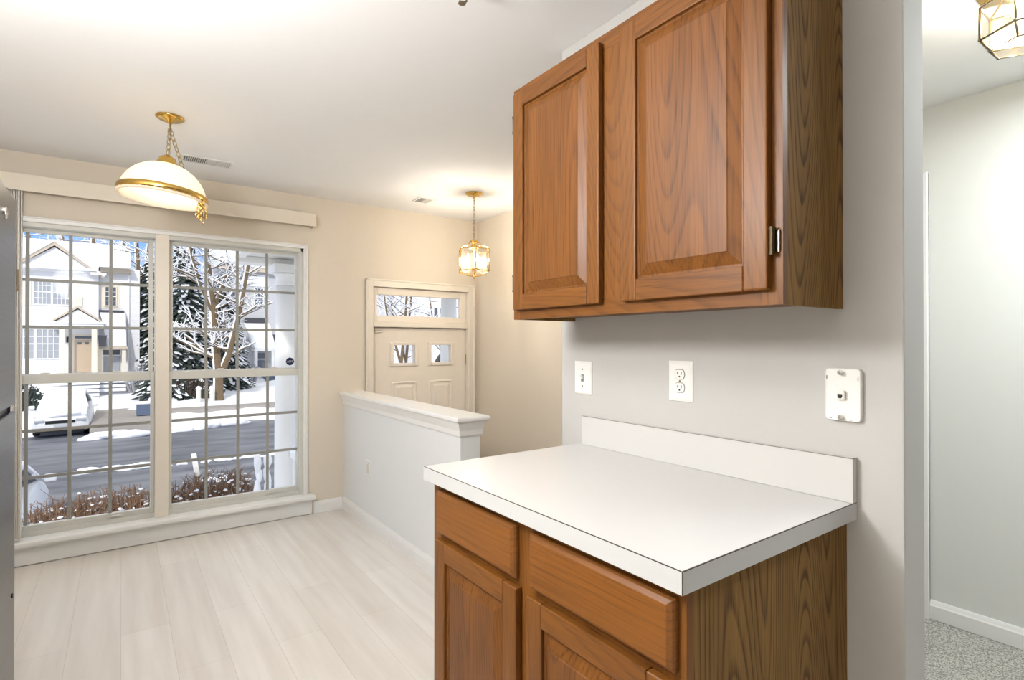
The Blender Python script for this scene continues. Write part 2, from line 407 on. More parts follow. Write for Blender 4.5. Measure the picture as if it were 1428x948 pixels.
MB().box(WX0 - 0.09, 1.16, 4.052, YB + 0.06, 0.118, 0.152).build('window_stool', trim_m, win, bevel=0.012, segs=4)
MB().box(WX0 - 0.06, 1.145, 4.108, YB, 0.004, 0.118).box(WX0 - 0.06, 1.145, 4.100, YB, 0.100, 0.118).build('window_apron', trim_m, win, bevel=0.004)
for (gx0, gx1) in ((-0.645, 0.139), (0.272, 1.045)):
    n_c = 4
    for part, (gz0, gz1, y, st, rl0, rl1) in {'upper_sash': (1.086, 1.918, YB + 0.072, 0.027, 0.04, 0.022), 'lower_sash': (0.212, 1.030, YB + 0.036, 0.022, 0.036, 0.052)}.items():
        x0, x1 = (gx0, gx1) if part == 'upper_sash' else (gx0 - 0.006, gx1 + 0.010)
        f = MB()
        f.box(x0 - st, x0, y, y + 0.034, gz0 - rl0, gz1 + rl1).box(x1, x1 + st, y, y + 0.034, gz0 - rl0, gz1 + rl1)
        f.box(x0, x1, y, y + 0.034, gz0 - rl0, gz0).box(x0, x1, y, y + 0.034, gz1, gz1 + rl1)
        sash = f.build(part, vinyl_m, win, bevel=0.003); 
        g = MB()
        for k in range(1, n_c):
            xx = gx0 + (gx1 - gx0) * k / n_c; g.box(xx - 0.009, xx + 0.009, y + 0.014, y + 0.022, gz0, gz1)
        for k in range(1, 3):
            zz = gz0 + (gz1 - gz0) * k / 3; g.box(x0, x1, y + 0.0135, y + 0.0225, zz - 0.009, zz + 0.009)
        g.build('grille', grille_m, sash)
        BASE[sash] = BASE[win]
        MB().box(x0, x1, y + 0.0165, y + 0.0195, gz0, gz1).build('glass_pane', glass_m, sash)
        if part == 'lower_sash':
            MB().box((x0 + x1) / 2 + 0.18, (x0 + x1) / 2 + 0.26, y - 0.012, y, gz0 - 0.022, gz0 - 0.012).build('lift_handle', vinyl_m, sash, bevel=0.003)
        else:
            for sx in (0.28, 0.62):
                MB().box(x0 + sx - 0.02, x0 + sx + 0.02, y - 0.03, y - 0.002, gz0 - 0.006, gz0 + 0.008).build('sash_lock', vinyl_m, sash, bevel=0.003)
# round security sticker
st_ = thing('window_sticker', 'round dark blue security sticker on the right window glass', 'sticker', (1.013, YB + 0.086, 1.131))
MB().lathe([(0.0005, 0), (0.030, 0), (0.030, 0.0012), (0.0005, 0.0012)], (1.013, YB + 0.086, 1.131), 8, mtx=Matrix.Rotation(R(90), 3, 'X')).build('sticker_disc', mat('sticker_blue', (24, 32, 84), 0.4), st_)
def text(body, size, loc, rot, m, parent, name='lettering', ext=0.0004):
    c = bpy.data.curves.new(name, 'FONT'); c.body = body; c.size = size; c.align_x = 'CENTER'; c.align_y = 'CENTER'; c.extrude = ext
    tmp = bpy.data.objects.new('tmp', c); COL.objects.link(tmp); bpy.context.view_layer.update()
    me = bpy.data.meshes.new_from_object(tmp.evaluated_get(bpy.context.evaluated_depsgraph_get())); bpy.data.objects.remove(tmp)
    me.materials.clear(); me.materials.append(m)
    o = bpy.data.objects.new(name, me); COL.objects.link(o)
    o.parent = parent; o.location = Vector(loc) - BASE[parent]; o.rotation_euler = rot; return o
text('ADT', 0.022, (1.013, YB + 0.084, 1.131), (R(90), 0, 0), plate_m, st_)

# ------------------------------------------------------------------ front door + transom
dr = bpy.data.objects.new('door_1', None); COL.objects.link(dr); dr['kind'] = 'structure'; dr.location = (2.06, YB, FZ); BASE[dr] = Vector(dr.location)
t = 0.062; c = MB()
for (a0, a1) in ((DX0 - 0.042, DX0 + 0.02), (DX1 - 0.02, DX1 + 0.042)):
    c.box(a0, a1, YB - 0.016, YB + 0.002, FZ, DZ1 + 0.04)
c.box(DX0 + 0.02, DX1 - 0.02, YB - 0.016, YB + 0.002, DZ1 - 0.02, DZ1 + 0.04)
c.box(DX0 - 0.042, DX0 - 0.028, YB - 0.024, YB, FZ, DZ1 + 0.04).box(DX1 + 0.028, DX1 + 0.042, YB - 0.024, YB, FZ, DZ1 + 0.04).box(DX0 - 0.042, DX1 + 0.042, YB - 0.024, YB, DZ1 + 0.027, DZ1 + 0.04)
c.build('door_casing', almond_m, dr, bevel=0.004)
j = MB()
j.box(DX0, DX0 + 0.022, YB, YB + 0.15, FZ, DZ1).box(DX1 - 0.022, DX1, YB, YB + 0.15, FZ, DZ1).box(DX0, DX1, YB, YB + 0.15, DZ1 - 0.018, DZ1)
j.box(DX0 + 0.022, DX1 - 0.022, YB + 0.004, YB + 0.12, 1.398, 1.44)
j.box(DX0 + 0.022, DX0 + 0.045, YB + 0.09, YB + 0.115, FZ, 1.398).box(DX1 - 0.045, DX1 - 0.022, YB + 0.09, YB + 0.115, FZ, 1.398).box(DX0 + 0.045, DX1 - 0.045, YB + 0.09, YB + 0.115, 1.37, 1.3985)
j.build('door_jamb', almond_m, dr, bevel=0.003)
tr = MB(); y = YB + 0.03
TX0, TX1, TZ0, TZ1 = 1.668, 2.437, 1.492, 1.660
tr.box(DX0 + 0.022, TX0, y, y + 0.035, 1.44, DZ1 - 0.018).box(TX1, DX1 - 0.022, y, y + 0.035, 1.44, DZ1 - 0.018).box(TX0, TX1, y, y + 0.035, 1.44, TZ0).box(TX0, TX1, y, y + 0.035, TZ1, DZ1 - 0.018)
trs = tr.build('transom_sash', door_m, dr, bevel=0.006)
BASE[trs] = BASE[dr]
MB().box(TX0, TX1, y + 0.015, y + 0.019, TZ0, TZ1).build('transom_glass', glass_m, trs)
# slab: frame around two lites, and panels
sy = YB + 0.045; sx0, sx1, sz1 = DX0 + 0.025, DX1 - 0.027, 1.392
L = [(1.813, 2.005), (2.160, 2.350)]; lz0, lz1 = 1.10, 1.25
s_ = MB()
s_.box(sx0, L[0][0], sy, sy + 0.044, FZ + 0.01, sz1).box(L[0][1], L[1][0], sy, sy + 0.044, FZ + 0.01, sz1).box(L[1][1], sx1, sy, sy + 0.044, FZ + 0.01, sz1)
for a0, a1 in L: s_.box(a0, a1, sy, sy + 0.044, FZ + 0.01, lz0).box(a0, a1, sy, sy + 0.044, lz1, sz1)
slab = s_.build('door_slab', door_m, dr); BASE[slab] = BASE[dr]
for a0, a1 in L:
    q = MB()
    q.box(a0 - 0.03, a0, sy - 0.012, sy + 0.01, lz0 - 0.025, lz1 + 0.025).box(a1, a1 + 0.03, sy - 0.012, sy + 0.01, lz0 - 0.025, lz1 + 0.025)
    q.box(a0, a1, sy - 0.012, sy + 0.01, lz0 - 0.025, lz0).box(a0, a1, sy - 0.012, sy + 0.01, lz1, lz1 + 0.025)
    q.build('lite_frame', door_m, slab, bevel=0.005)
    MB().box(a0, a1, sy + 0.018, sy + 0.022, lz0, lz1).build('lite_glass', glass_m, slab)
    for pz0, pz1 in ((0.25, 0.965), (-0.42, 0.12)):
        rings = []
        for e, d in ((0, 0.001), (0.012, -0.008), (0.024, 0.004), (0.05, -0.007)):
            arch = []
            X0, X1, Z0, Z1 = a0 - 0.02 + e, a1 + 0.02 - e, pz0 + e, pz1 - e
            arch += [(X0, sy + d, Z0), (X1, sy + d, Z0), (X1, sy + d, Z1 - 0.02)]
            for k in range(1, 8):
                u = k / 8; arch.append((X1 + (X0 - X1) * u, sy + d, Z1 - 0.02 + 0.005 * math.sin(PI * u)))
            arch.append((X0, sy + d, Z1 - 0.02)); rings.append(arch)
        MB().loft(rings).build('raised_panel', door_m, slab, smooth=False)
for hz in (1.12, 0.35, -0.42):
    MB().tube([(DX1 - 0.024, sy - 0.006, hz - 0.045), (DX1 - 0.024, sy - 0.006, hz + 0.045)], 0.006).build('door_hinge', brass_m, slab)
MB().tube([(sx0 + 0.06, sy, 0.28), (sx0 + 0.06, sy - 0.06, 0.28)], 0.012).blob((sx0 + 0.06, sy - 0.06, 0.28), 0.028, 0.02, 0.028, amp=0).build('door_knob', brass_m, slab, smooth=True)
se = thing('door_sensor', 'small white contact sensor at the top left corner of the front door', 'sensor', (1.68, sy - 0.01, 1.36))
MB().box(1.650, 1.712, sy - 0.02, sy - 0.0005, 1.352, 1.368).build('sensor_case', almond_m, se, bevel=0.003)
MB().box(1.650, 1.712, sy - 0.016, sy - 0.0005, 1.374, 1.386).build('magnet', almond_m, se, bevel=0.002)

# ------------------------------------------------------------------ valance and stacked vertical blinds
va = thing('blind_valance', 'long cream valance board mounted across the wall above the window', 'valance', (0.15, 4.04, 2.12))
MB().box(-0.95, 1.150, 4.034, 4.042, 2.120, 2.214).build('face_board', valance_m, va, bevel=0.003)
MB().box(1.142, 1.150, 4.042, YB - 0.001, 2.120, 2.214).build('end_return', valance_m, va)
MB().box(-0.95, 1.142, 4.055, 4.10, 2.165, 2.195).build('head_rail', vinyl_m, va)
for bx in (-0.6, 0.2, 0.95): MB().box(bx, bx + 0.03, 4.10, YB - 0.001, 2.17, 2.21).build('bracket', vinyl_m, va)
bl = thing('vertical_blinds', 'stack of pale vertical blind vanes drawn to the left end of the window', 'blinds', (-0.6, 4.05, 0.17))
for k in range(15):
    x = -0.458 - 0.0068 * k
    MB().prism([(x, 4.062), (x - 0.004, 4.085), (x - 0.001, 4.115), (x - 0.0035, 4.115), (x - 0.0062, 4.085), (x - 0.0042, 4.062)], 'Z', 0.165, 2.162).build('vane', vane_m, bl)
MB().tube([(-0.471, 4.052, 2.118), (-0.471, 4.052, 1.56)], 0.004, 6).build('wand', vane_m, bl)
MB().tube([(-0.471, 4.052, 1.56), (-0.471, 4.052, 1.68)], 0.0045, 6).build('wand_tip', mat('wand_plastic', (150, 132, 108), 0.4), bl)

# ------------------------------------------------------------------ cabinets
def panel_door(parent, X, y0, y1, z0, z1, fw, hinge_y=None, hinge_z=(), rise=0.004):
    """overlay door on a face at x = X, showing towards -X"""
    d = MB(); T = 0.019
    d.box(X - T, X, y0, y0 + fw, z0, z1).box(X - T, X, y1 - fw, y1, z0, z1)
    dd = d.build('door', oak_v, parent, bevel=0.004, segs=3); BASE[dd] = BASE[parent]
    MB().box(X - T + 0.0003, X, y0 + fw, y1 - fw, z0, z0 + fw).build('rail', oak_h, dd, bevel=0.002)
    MB().box(X - T + 0.0003, X, y0 + fw, y1 - fw, z1 - fw, z1).build('rail', oak_h, dd, bevel=0.002)
    rings = []
    a0, a1, c0, c1 = y0 + fw, y1 - fw, z0 + fw, z1 - fw
    for e_, dx in ((0.0, -0.002), (0.0, -0.010), (0.006, -0.010), (0.008, -0.0085), (0.034, -0.0175), (0.036, -0.019)):
        rings.append([(X + dx, a0 + e_, c0 + e_), (X + dx, a1 - e_, c0 + e_), (X + dx, a1 - e_, c1 - e_), (X + dx, a0 + e_, c1 - e_)])
    MB().loft(rings).build('raised_panel', oak_panel, dd)
    for hz in hinge_z:
        s = 1 if hinge_y > (y0 + y1) / 2 else -1
        h = MB(); yy = (y1 if s > 0 else y0) + s * 0.005
        h.tube([(X - 0.010, yy, hz - 0.024), (X - 0.010, yy, hz + 0.024)], 0.0055, 12)
        h.tube([(X - 0.010, yy, hz - 0.028), (X - 0.010, yy, hz - 0.022)], 0.0068, 12).tube([(X - 0.010, yy, hz + 0.022), (X - 0.010, yy, hz + 0.028)], 0.0068, 12)
        h.box(X - 0.004, X - 0.0005, min(yy, yy + s * 0.012), max(yy, yy + s * 0.012), hz - 0.022, hz + 0.022)
        h.build('hinge', bronze_m, dd, label='antique bronze barrel hinge')
    return dd
# upper cabinet
UX = 1.064; UY0, UY1 = 0.551, 1.458; UZ0, UZ1 = 1.347, 2.112
uc = thing('upper_cabinet', 'honey oak two-door wall cabinet hung above the white counter', 'cabinet', (1.2, 1.0, UZ0))
b = MB(); b.box(UX + 0.019, WX - 0.001, UY0, UY0 + 0.013, UZ0, UZ1).build('side_panel', oak_side, uc)
MB().box(UX + 0.019, WX - 0.001, UY1 - 0.013, UY1, UZ0, UZ1).build('side_panel', oak_side, uc)
MB().box(UX + 0.019, WX - 0.001, UY0 + 0.013, UY1 - 0.013, UZ0 + 0.012, UZ0 + 0.022).build('bottom_panel', oak_h, uc)
MB().box(UX + 0.019, WX - 0.001, UY0 + 0.013, UY1 - 0.013, UZ1 - 0.014, UZ1).build('top_panel', oak_h, uc)
ff = MB(); ff.box(UX, UX + 0.019, UY0, UY0 + 0.045, UZ0, UZ1).box(UX, UX + 0.019, UY1 - 0.045, UY1, UZ0, UZ1).box(UX, UX + 0.019, 0.965, 1.045, UZ0, UZ1)
fo = ff.build('face_frame', oak_v, uc); BASE[fo] = BASE[uc]
for z0 in (UZ0, UZ1 - 0.045): MB().box(UX - 0.0004, UX + 0.018, UY0 + 0.045, UY1 - 0.045, z0, z0 + 0.045).build('frame_rail', oak_h, fo)
panel_door(uc, UX - 0.0005, 0.573, 0.968, 1.377, 2.088, 0.053, 0.5, (1.474, 2.02))
panel_door(uc, UX - 0.0005, 1.043, 1.438, 1.377, 2.088, 0.050, 1.6, (1.466, 1.992))
# base cabinet
BX = 0.745; BY0, BY1 = 0.545, 1.418
bc = thing('base_cabinet', 'honey oak base cabinet with two drawers over two doors under the white counter', 'cabinet', (1.03, 0.98, 0))
MB().box(BX + 0.019, WX - 0.001, BY0, BY0 + 0.013, 0.0, 0.876).build('side_panel', oak_side, bc)
MB().box(BX + 0.019, WX - 0.001, BY1 - 0.013, BY1, 0.0, 0.876).build('side_panel', oak_side, bc)
MB().box(BX + 0.07, BX + 0.085, BY0 + 0.013, BY1 - 0.013, 0.0, 0.1).build('toe_kick', oak_h, bc)
MB().box(BX + 0.019, WX - 0.001, BY0 + 0.013, BY1 - 0.013, 0.10, 0.115).build('bottom_panel', oak_h, bc)
ff = MB(); ff.box(BX, BX + 0.019, BY0, BY0 + 0.045, 0.1, 0.876).box(BX, BX + 0.019, BY1 - 0.045, BY1, 0.1, 0.876).box(BX, BX + 0.019, 0.925, 1.015, 0.1, 0.876)
fo = ff.build('face_frame', oak_v, bc); BASE[fo] = BASE[bc]
for z0, z1 in ((0.1, 0.13), (0.69, 0.74), (0.83, 0.876)):
    for y0, y1 in ((BY0 + 0.045, 0.925), (1.015, BY1 - 0.045)): MB().box(BX + 0.0005, BX + 0.018, y0, y1, z0, z1).build('frame_rail', oak_h, fo)
def drawer(y0, y1, z0, z1):
    e = 0.011; x = BX - 0.0005
    MB().loft([[(x, y0, z0), (x, y1, z0), (x, y1, z1), (x, y0, z1)], [(x - 0.008, y0, z0), (x - 0.008, y1, z0), (x - 0.008, y1, z1), (x - 0.008, y0, z1)],
               [(x - 0.013, y0 + 0.003, z0 + 0.003), (x - 0.013, y1 - 0.003, z0 + 0.003), (x - 0.013, y1 - 0.003, z1 - 0.003), (x - 0.013, y0 + 0.003, z1 - 0.003)],
               [(x - 0.019, y0 + e, z0 + e), (x - 0.019, y1 - e, z0 + e), (x - 0.019, y1 - e, z1 - e), (x - 0.019, y0 + e, z1 - e)]]).build('drawer', oak_draw, bc, bevel=0.0012)
drawer(0.560, 0.946, 0.727, 0.850)
drawer(1.000, 1.378, 0.727, 0.850)
panel_door(bc, BX - 0.0005, 0.562, 0.950, 0.125, 0.711, 0.052, 0.5, (0.25,))
panel_door(bc, BX - 0.0005, 0.990, 1.378, 0.125, 0.711, 0.052, 1.6, (0.606, 0.25))
# counter top
CX, CY0, CY1, CZ = 0.706, 0.524, 1.410, 0.914
ct = thing('countertop', 'white laminate countertop with a short backsplash on the oak base cabinet', 'countertop', (1.02, 0.97, 0.877))
MB().box(CX + 0.0015, WX - 0.001, CY0 + 0.0015, CY1, 0.8765, CZ).build('slab', laminate_m, ct)
MB().box(CX, CX + 0.0015, CY0, CY1, 0.8765, CZ - 0.001).box(CX + 0.0015, WX - 0.001, CY0, CY0 + 0.0015, 0.8765, CZ - 0.001).build('edge_strip', lamedge_m, ct)
MB().box(CX, CX + 0.0022, CY0, CY1, CZ - 0.001, CZ + 0.0002).box(CX, WX - 0.001, CY0, CY0 + 0.0022, CZ - 0.001, CZ + 0.0002).box(CX - 0.0003, CX + 0.001, CY0 - 0.0003, CY0 + 0.001, 0.8765, CZ).build('seam', seam_m, ct, label='thin dark seam line')
bs = MB().box(WX - 0.020, WX - 0.001, CY0, 1.392, CZ + 0.0003, 1.014).build('backsplash', laminate_m, ct, bevel=0.001); BASE[bs] = BASE[ct]
MB().box(WX - 0.0208, WX - 0.0195, CY0 + 0.0003, 1.392, 1.0125, 1.0143).box(WX - 0.0208, WX - 0.001, CY0 - 0.0004, CY0 + 0.0004, 1.0125, 1.0143).box(WX - 0.0208, WX - 0.0195, CY0 - 0.0004, CY0 + 0.0006, CZ, 1.0143).build('seam', mat('grey_seam', (135, 130, 124), 0.6), bs)

# ------------------------------------------------------------------ wall plates
def plate(mb, x, yc, zc, w_, h, t=0.006, b=0.006):
    y0, y1, z0, z1 = yc - w_ / 2, yc + w_ / 2, zc - h / 2, zc + h / 2
    mb.loft([[(x, y0, z0), (x, y1, z0), (x, y1, z1), (x, y0, z1)], [(x - 0.002, y0, z0), (x - 0.002, y1, z0), (x - 0.002, y1, z1), (x - 0.002, y0, z1)],
             [(x - t, y0 + b, z0 + b), (x - t, y1 - b, z0 + b), (x - t, y1 - b, z1 - b), (x - t, y0 + b, z1 - b)]])
    return mb
X = WX - 0.0008
sw = thing('light_switch', 'white toggle light switch plate on the grey wall left of the outlet', 'light switch', (X, 1.402, 1.146))
plate(MB(), X, 1.402, 1.146, 0.086, 0.118).build('switch_plate', plate_m, sw, bevel=0.0015)
MB().box(X - 0.0072, X - 0.006, 1.396, 1.408, 1.133, 1.158).build('toggle_slot', mat('grey_slot', (120, 118, 112), 0.5), sw)
MB().prism([(X - 0.006, 1.141), (X - 0.006, 1.153), (X - 0.019, 1.162), (X - 0.019, 1.155)], 'Y', 1.3975, 1.4065).build('toggle', plate_m, sw)
for dz in (-0.03, 0.03): MB().lathe([(0.0003, 0), (0.003, 0), (0.003, 0.0012), (0.0003, 0.0012)], (X - 0.0062, 1.402, 1.146 + dz), 12, mtx=Matrix.Rotation(R(-90), 3, 'Y')).build('screw', pewter_m, sw)
def outlet(x, yc, zc, w_, h, label):
    o = thing('wall_outlet', label, 'outlet', (x, yc, zc))
    plate(MB(), x, yc, zc, w_, h, 0.006, 0.010).build('outlet_plate', plate_m, o, bevel=0.0015)
    for dz in (-0.0195, 0.0195):
        z = zc + dz
        pts = [(yc + 0.0165 * math.cos(a), z + max(-0.0135, min(0.0135, 0.0175 * math.sin(a)))) for a in [2 * PI * i / 24 for i in range(24)]]
        big = [(yc + 0.0180 * math.cos(a), z + max(-0.0150, min(0.0150, 0.0190 * math.sin(a)))) for a in [2 * PI * i / 24 for i in range(24)]]
        MB().prism(big, 'X', x - 0.0064, x - 0.005).build('socket_gap', mat('socket_shadow', (120, 118, 114), 0.5), o)
        f = MB().prism(pts, 'X', x - 0.0085, x - 0.006).build('socket', plate_m, o, bevel=0.0008); BASE[f] = BASE[o]
        MB().box(x - 0.0089, x - 0.0084, yc - 0.0078, yc - 0.0058, z - 0.001, z + 0.008).box(x - 0.0089, x - 0.0084, yc + 0.0056, yc + 0.0076, z, z + 0.007).lathe([(0.0002, 0), (0.0027, 0), (0.0027, 0.0006), (0.0002, 0.0006)], (x - 0.0084, yc, z - 0.0065), 10, mtx=Matrix.Rotation(R(-90), 3, 'Y')).build('slots', dark_m, f)
    MB().lathe([(0.0003, 0), (0.0028, 0), (0.0028, 0.0012), (0.0003, 0.0012)], (x - 0.0062, yc, zc), 12, mtx=Matrix.Rotation(R(-90), 3, 'Y')).build('screw', pewter_m, o)
    return o
outlet(X, 0.990, 1.158, 0.083, 0.119, 'white double wall outlet on the grey wall above the backsplash')
outlet(HX - 0.0008, 3.61, 0.402, 0.078, 0.114, 'small white outlet low on the pale half wall')
ph = thing('phone_jack_plate', 'white wall-mount telephone jack plate with two metal studs beside the backsplash', 'phone jack', (X, 0.548, 1.152))
y0, y1, z0, z1 = 0.511, 0.585, 1.094, 1.212
def rr(e, x):
    o = []
    r = 0.008
    for cy, cz, a0 in ((y1 - r, z1 - r, 0), (y0 + r, z1 - r, 90), (y0 + r, z0 + r, 180), (y1 - r, z0 + r, 270)):
        for k in range(5):
            a = R(a0 + k * 22.5); o.append((x, cy + (r - e) * math.cos(a), cz + (r - e) * math.sin(a)))
    return o
pb = MB().loft([rr(0, X), rr(0, X - 0.010), rr(0.0015, X - 0.012), rr(0.004, X - 0.0115)]).build('jack_plate', plate_m, ph)
for dz in (0.051, -0.050):
    MB().lathe([(0.0035, 0), (0.0035, 0.006), (0.0055, 0.0062), (0.0055, 0.010), (0.002, 0.0102), (0.0002, 0.008)], (X - 0.0115, 0.550, 1.152 + dz), 14, mtx=Matrix.Rotation(R(-90), 3, 'Y')).build('mounting_stud', mat('stud_metal', (205, 203, 198), 0.25, 0.8), ph)
MB().box(X - 0.022, X - 0.0115, 0.541, 0.558, 1.143, 1.163).build('jack', plate_m, ph, bevel=0.002)
MB().prism([(0.5445, 1.155), (0.5545, 1.155), (0.5545, 1.149), (0.552, 1.1455), (0.547, 1.1455), (0.5445, 1.149)], 'X', X - 0.0225, X - 0.0219).build('jack_hole', dark_m, ph)
for (yy, zz, hh, ww) in ((0.5815, 1.191, 0.008, 0.0014), (0.5165, 1.189, 0.008, 0.0014), (0.574, 1.0985, 0.0014, 0.006), (0.532, 1.0975, 0.0014, 0.006)):
    MB().box(X - 0.0122, X - 0.0116, yy - ww / 2, yy + ww / 2, zz - hh / 2, zz + hh / 2).build('notch', seam_m, ph)

# ------------------------------------------------------------------ refrigerator
fg = thing('refrigerator', 'stainless steel top-freezer refrigerator at the left edge of the room', 'refrigerator', (-0.6, 1.62, 0))
FX = -0.24; fy0, fy1 = 1.265, 2.03; fs = 1.09
MB().box(-0.98, FX - 0.065, fy0 + 0.01, fy1 - 0.01, 0.02, 1.655).build('case', mat('fridge_case', (70, 70, 72), 0.5), fg, bevel=0.01)
for z0, z1, nm in ((0.10, fs - 0.009, 'door'), (fs + 0.009, 1.668, 'freezer_door')):
    d = MB().box(FX - 0.06, FX, fy0, fy1, z0, z1).build(nm, steel_m, fg, bevel=0.004, segs=3); BASE[d] = BASE[fg]
    zz = (fs - 0.03, fs - 0.016) if nm == 'door' else (fs + 0.014, fs + 0.026)
    if nm == 'door': MB().tube([(FX, fy0 + 0.05, 0.45), (FX + 0.045, fy0 + 0.05, 0.5), (FX + 0.045, fy0 + 0.05, 0.98), (FX, fy0 + 0.05, 1.03)], 0.012).build('handle', steel_m, d, smooth=True)
    else: MB().tube([(FX, fy0 + 0.05, 1.15), (FX + 0.045, fy0 + 0.05, 1.19), (FX + 0.045, fy0 + 0.05, 1.45), (FX, fy0 + 0.05, 1.5)], 0.012).build('handle', steel_m, d, smooth=True)
MB().box(FX - 0.062, FX - 0.012, fy0 + 0.01, fy1 - 0.035, fs - 0.0088, fs + 0.0088).build('gasket', black_m, fg)
MB().box(FX - 0.05, FX - 0.006, fy1 - 0.035, fy1 - 0.01, fs - 0.0088, fs + 0.0088).build('middle_hinge', badge_m, fg)
MB().box(FX - 0.14, FX - 0.01, fy1 - 0.06, fy1 - 0.008, 1.6685, 1.690).build('hinge_cover', black_m, fg, bevel=0.006)
MB().lathe([(0.0005, 0), (0.016, 0), (0.016, 0.003), (0.013, 0.0045), (0.0005, 0.0045)], (FX + 0.0002, 1.842, 1.595), 24, mtx=Matrix.Rotation(R(90), 3, 'Y')).build('badge', badge_m, fg)
MB().lathe([(0.0005, 0), (0.006, 0), (0.006, 0.002), (0.0005, 0.002)], (FX + 0.0002, 1.985, 0.583), 12, mtx=Matrix.Rotation(R(90), 3, 'Y')).build('hole_plug', black_m, fg)
MB().box(FX - 0.05, FX - 0.02, fy0 + 0.02, fy1 - 0.02, 0.0, 0.095).build('toe_grille', black_m, fg)

# ------------------------------------------------------------------ light fixtures
def chain(mb, p0, p1, n, sag=0, rx=0.006, ry=0.011, r=0.0014):
    p0, p1 = Vector(p0), Vector(p1)
    for i in range(n):
        t = (i + 0.5) / n; p = p0.lerp(p1, t); p.z -= sag * 4 * t * (1 - t)
        d = (p1 - p0).normalized(); d = Vector((d.x, d.y, d.z - sag * 4 * (1 - 2 * t))).normalized()
        u = d.orthogonal().normalized(); v = d.cross(u)
        side = u if i % 2 else v
        mb.torus(p, ry, rx, r, d, side, 10, 5)
def lamp(name, loc, power, color, rad, parent):
    l = bpy.data.lights.new(name, 'POINT'); l.energy = power; l.color = color; l.shadow_soft_size = rad
    o = bpy.data.objects.new(name, l); COL.objects.link(o); o.parent = parent; o.location = Vector(loc) - BASE[parent]; return o
PC = Vector((0.160, 3.07, 1.980)); TILT = Matrix.Rotation(R(5), 3, 'Y')
pd = thing('pendant_lamp', 'brass pendant lamp with ribbed cream glass dome hanging by the window', 'pendant lamp', (PC.x, PC.y, PC.z))
MB().lathe([(0.0005, 0.0), (0.060, -0.001), (0.061, -0.006), (0.050, -0.014), (0.022, -0.020), (0.012, -0.030), (0.0005, -0.032)], (0.185, 3.07, CEIL - 0.0005), 32).build('canopy', brass_m, pd, smooth=True)
top = PC + TILT @ Vector((0, 0, 0.192))
ch = MB(); ch.tube([(0.185, 3.07, CEIL - 0.03), (0.185, 3.07, CEIL - 0.062)], 0.004, 8); chain(ch, (0.185, 3.07, CEIL - 0.055), top, 5, rx=0.010, ry=0.0185, r=0.0021); 
chain(ch, (0.187, 3.075, CEIL - 0.062), PC + TILT @ Vector((0.075, 0.03, 0.135)), 8, rx=0.010, ry=0.0165, r=0.0021)
ch.tube([(0.187, 3.075, CEIL - 0.06), top], 0.0012, 5); ch.build('chain', chain_m, pd, smooth=True)
RR = 0.180
prof = [(0.030, 0.147), (0.056, 0.143), (0.090, 0.130), (0.122, 0.107), (0.147, 0.078), (0.164, 0.047), (0.173, 0.022), (RR, 0.004)]
def ribbed(pr, n=40, amp=0.02):
    rings = []
    for r, z in pr:
        rings.append([PC + TILT @ Vector(((r * (1 + amp * (k % 2))) * math.cos(2 * PI * k / (2 * n)), (r * (1 + amp * (k % 2))) * math.sin(2 * PI * k / (2 * n)), z)) for k in range(2 * n)])
    return rings
inner = [(r - 0.004, z - 0.002) for r, z in prof[::-1]]
dome = MB(); dome.loft(ribbed(prof + [(RR + 0.004, -0.016), (RR + 0.004, -0.024), (RR - 0.006, -0.026)] + inner), cap=False)
dome.build('glass_shade', shade_m, pd, smooth=True)
MB().lathe([(RR - 0.001, 0.014), (RR + 0.006, 0.012), (RR + 0.008, 0.004), (RR + 0.009, -0.008), (RR + 0.006, -0.015), (RR + 0.001, -0.015), (RR - 0.001, 0.014)], PC, 64, mtx=TILT).build('brass_band', brass_m, pd, smooth=True)
MB().lathe([(0.043, 0.142), (0.043, 0.156), (0.038, 0.164), (0.034, 0.178), (0.022, 0.186), (0.012, 0.194), (0.0005, 0.197)], PC, 32, mtx=TILT).build('cap', brass_m, pd, smooth=True)
MB().tube([PC + TILT @ Vector((0, 0, 0.152)), PC + TILT @ Vector((0, 0, 0.105))], 0.018, 12).build('socket', candle_m, pd)
MB().lathe([(0.012, 0.108), (0.02, 0.09), (0.029, 0.068), (0.026, 0.045), (0.012, 0.035), (0.0005, 0.033)], PC, 16, mtx=TILT).build('bulb', bulb_m, pd, smooth=True)
cb = MB(); e0 = PC + TILT @ Vector((RR * 0.86, -0.10, -0.012))
for k in range(4):
    chain(cb, e0 + Vector((0.003 * k - 0.012, 0, 0)), e0 + Vector((0.013 * k - 0.026, 0.004, -0.082 - 0.014 * (k % 3))), 4, rx=0.009, ry=0.016, r=0.0021)
cb.build('spare_chain', brass_m, pd, smooth=True)
lamp('pendant_bulb', PC + Vector((0.005, 0, 0.01)), 1.1, (1, 0.93, 0.82), 0.035, pd)
# foyer lantern
LC = Vector((2.077, 3.341, 0))
fl = thing('foyer_lantern', 'hexagonal brass and glass lantern hanging on a chain in front of the entry door', 'lantern', (LC.x, LC.y, 1.734))
MB().lathe([(0.0005, 0.0), (0.062, -0.001), (0.063, -0.007), (0.05, -0.014), (0.014, -0.018), (0.008, -0.034), (0.0005, -0.036)], (LC.x, LC.y, CEIL - 0.0005), 32).build('canopy', brass_m, fl, smooth=True)
ch = MB(); chain(ch, (LC.x, LC.y, CEIL - 0.03), (LC.x, LC.y, 2.018), 13, rx=0.0075, ry=0.0155, r=0.0017); ch.tube([(LC.x, LC.y, CEIL - 0.03), (LC.x, LC.y, 2.018)], 0.0015, 5); ch.build('chain', chain_m, fl, smooth=True)
def hexv(c, r, z, ph=0): return [Vector((c[0] + r * math.cos(R(60 * k + ph)), c[1] + r * math.sin(R(60 * k + ph)), z)) for k in range(6)]
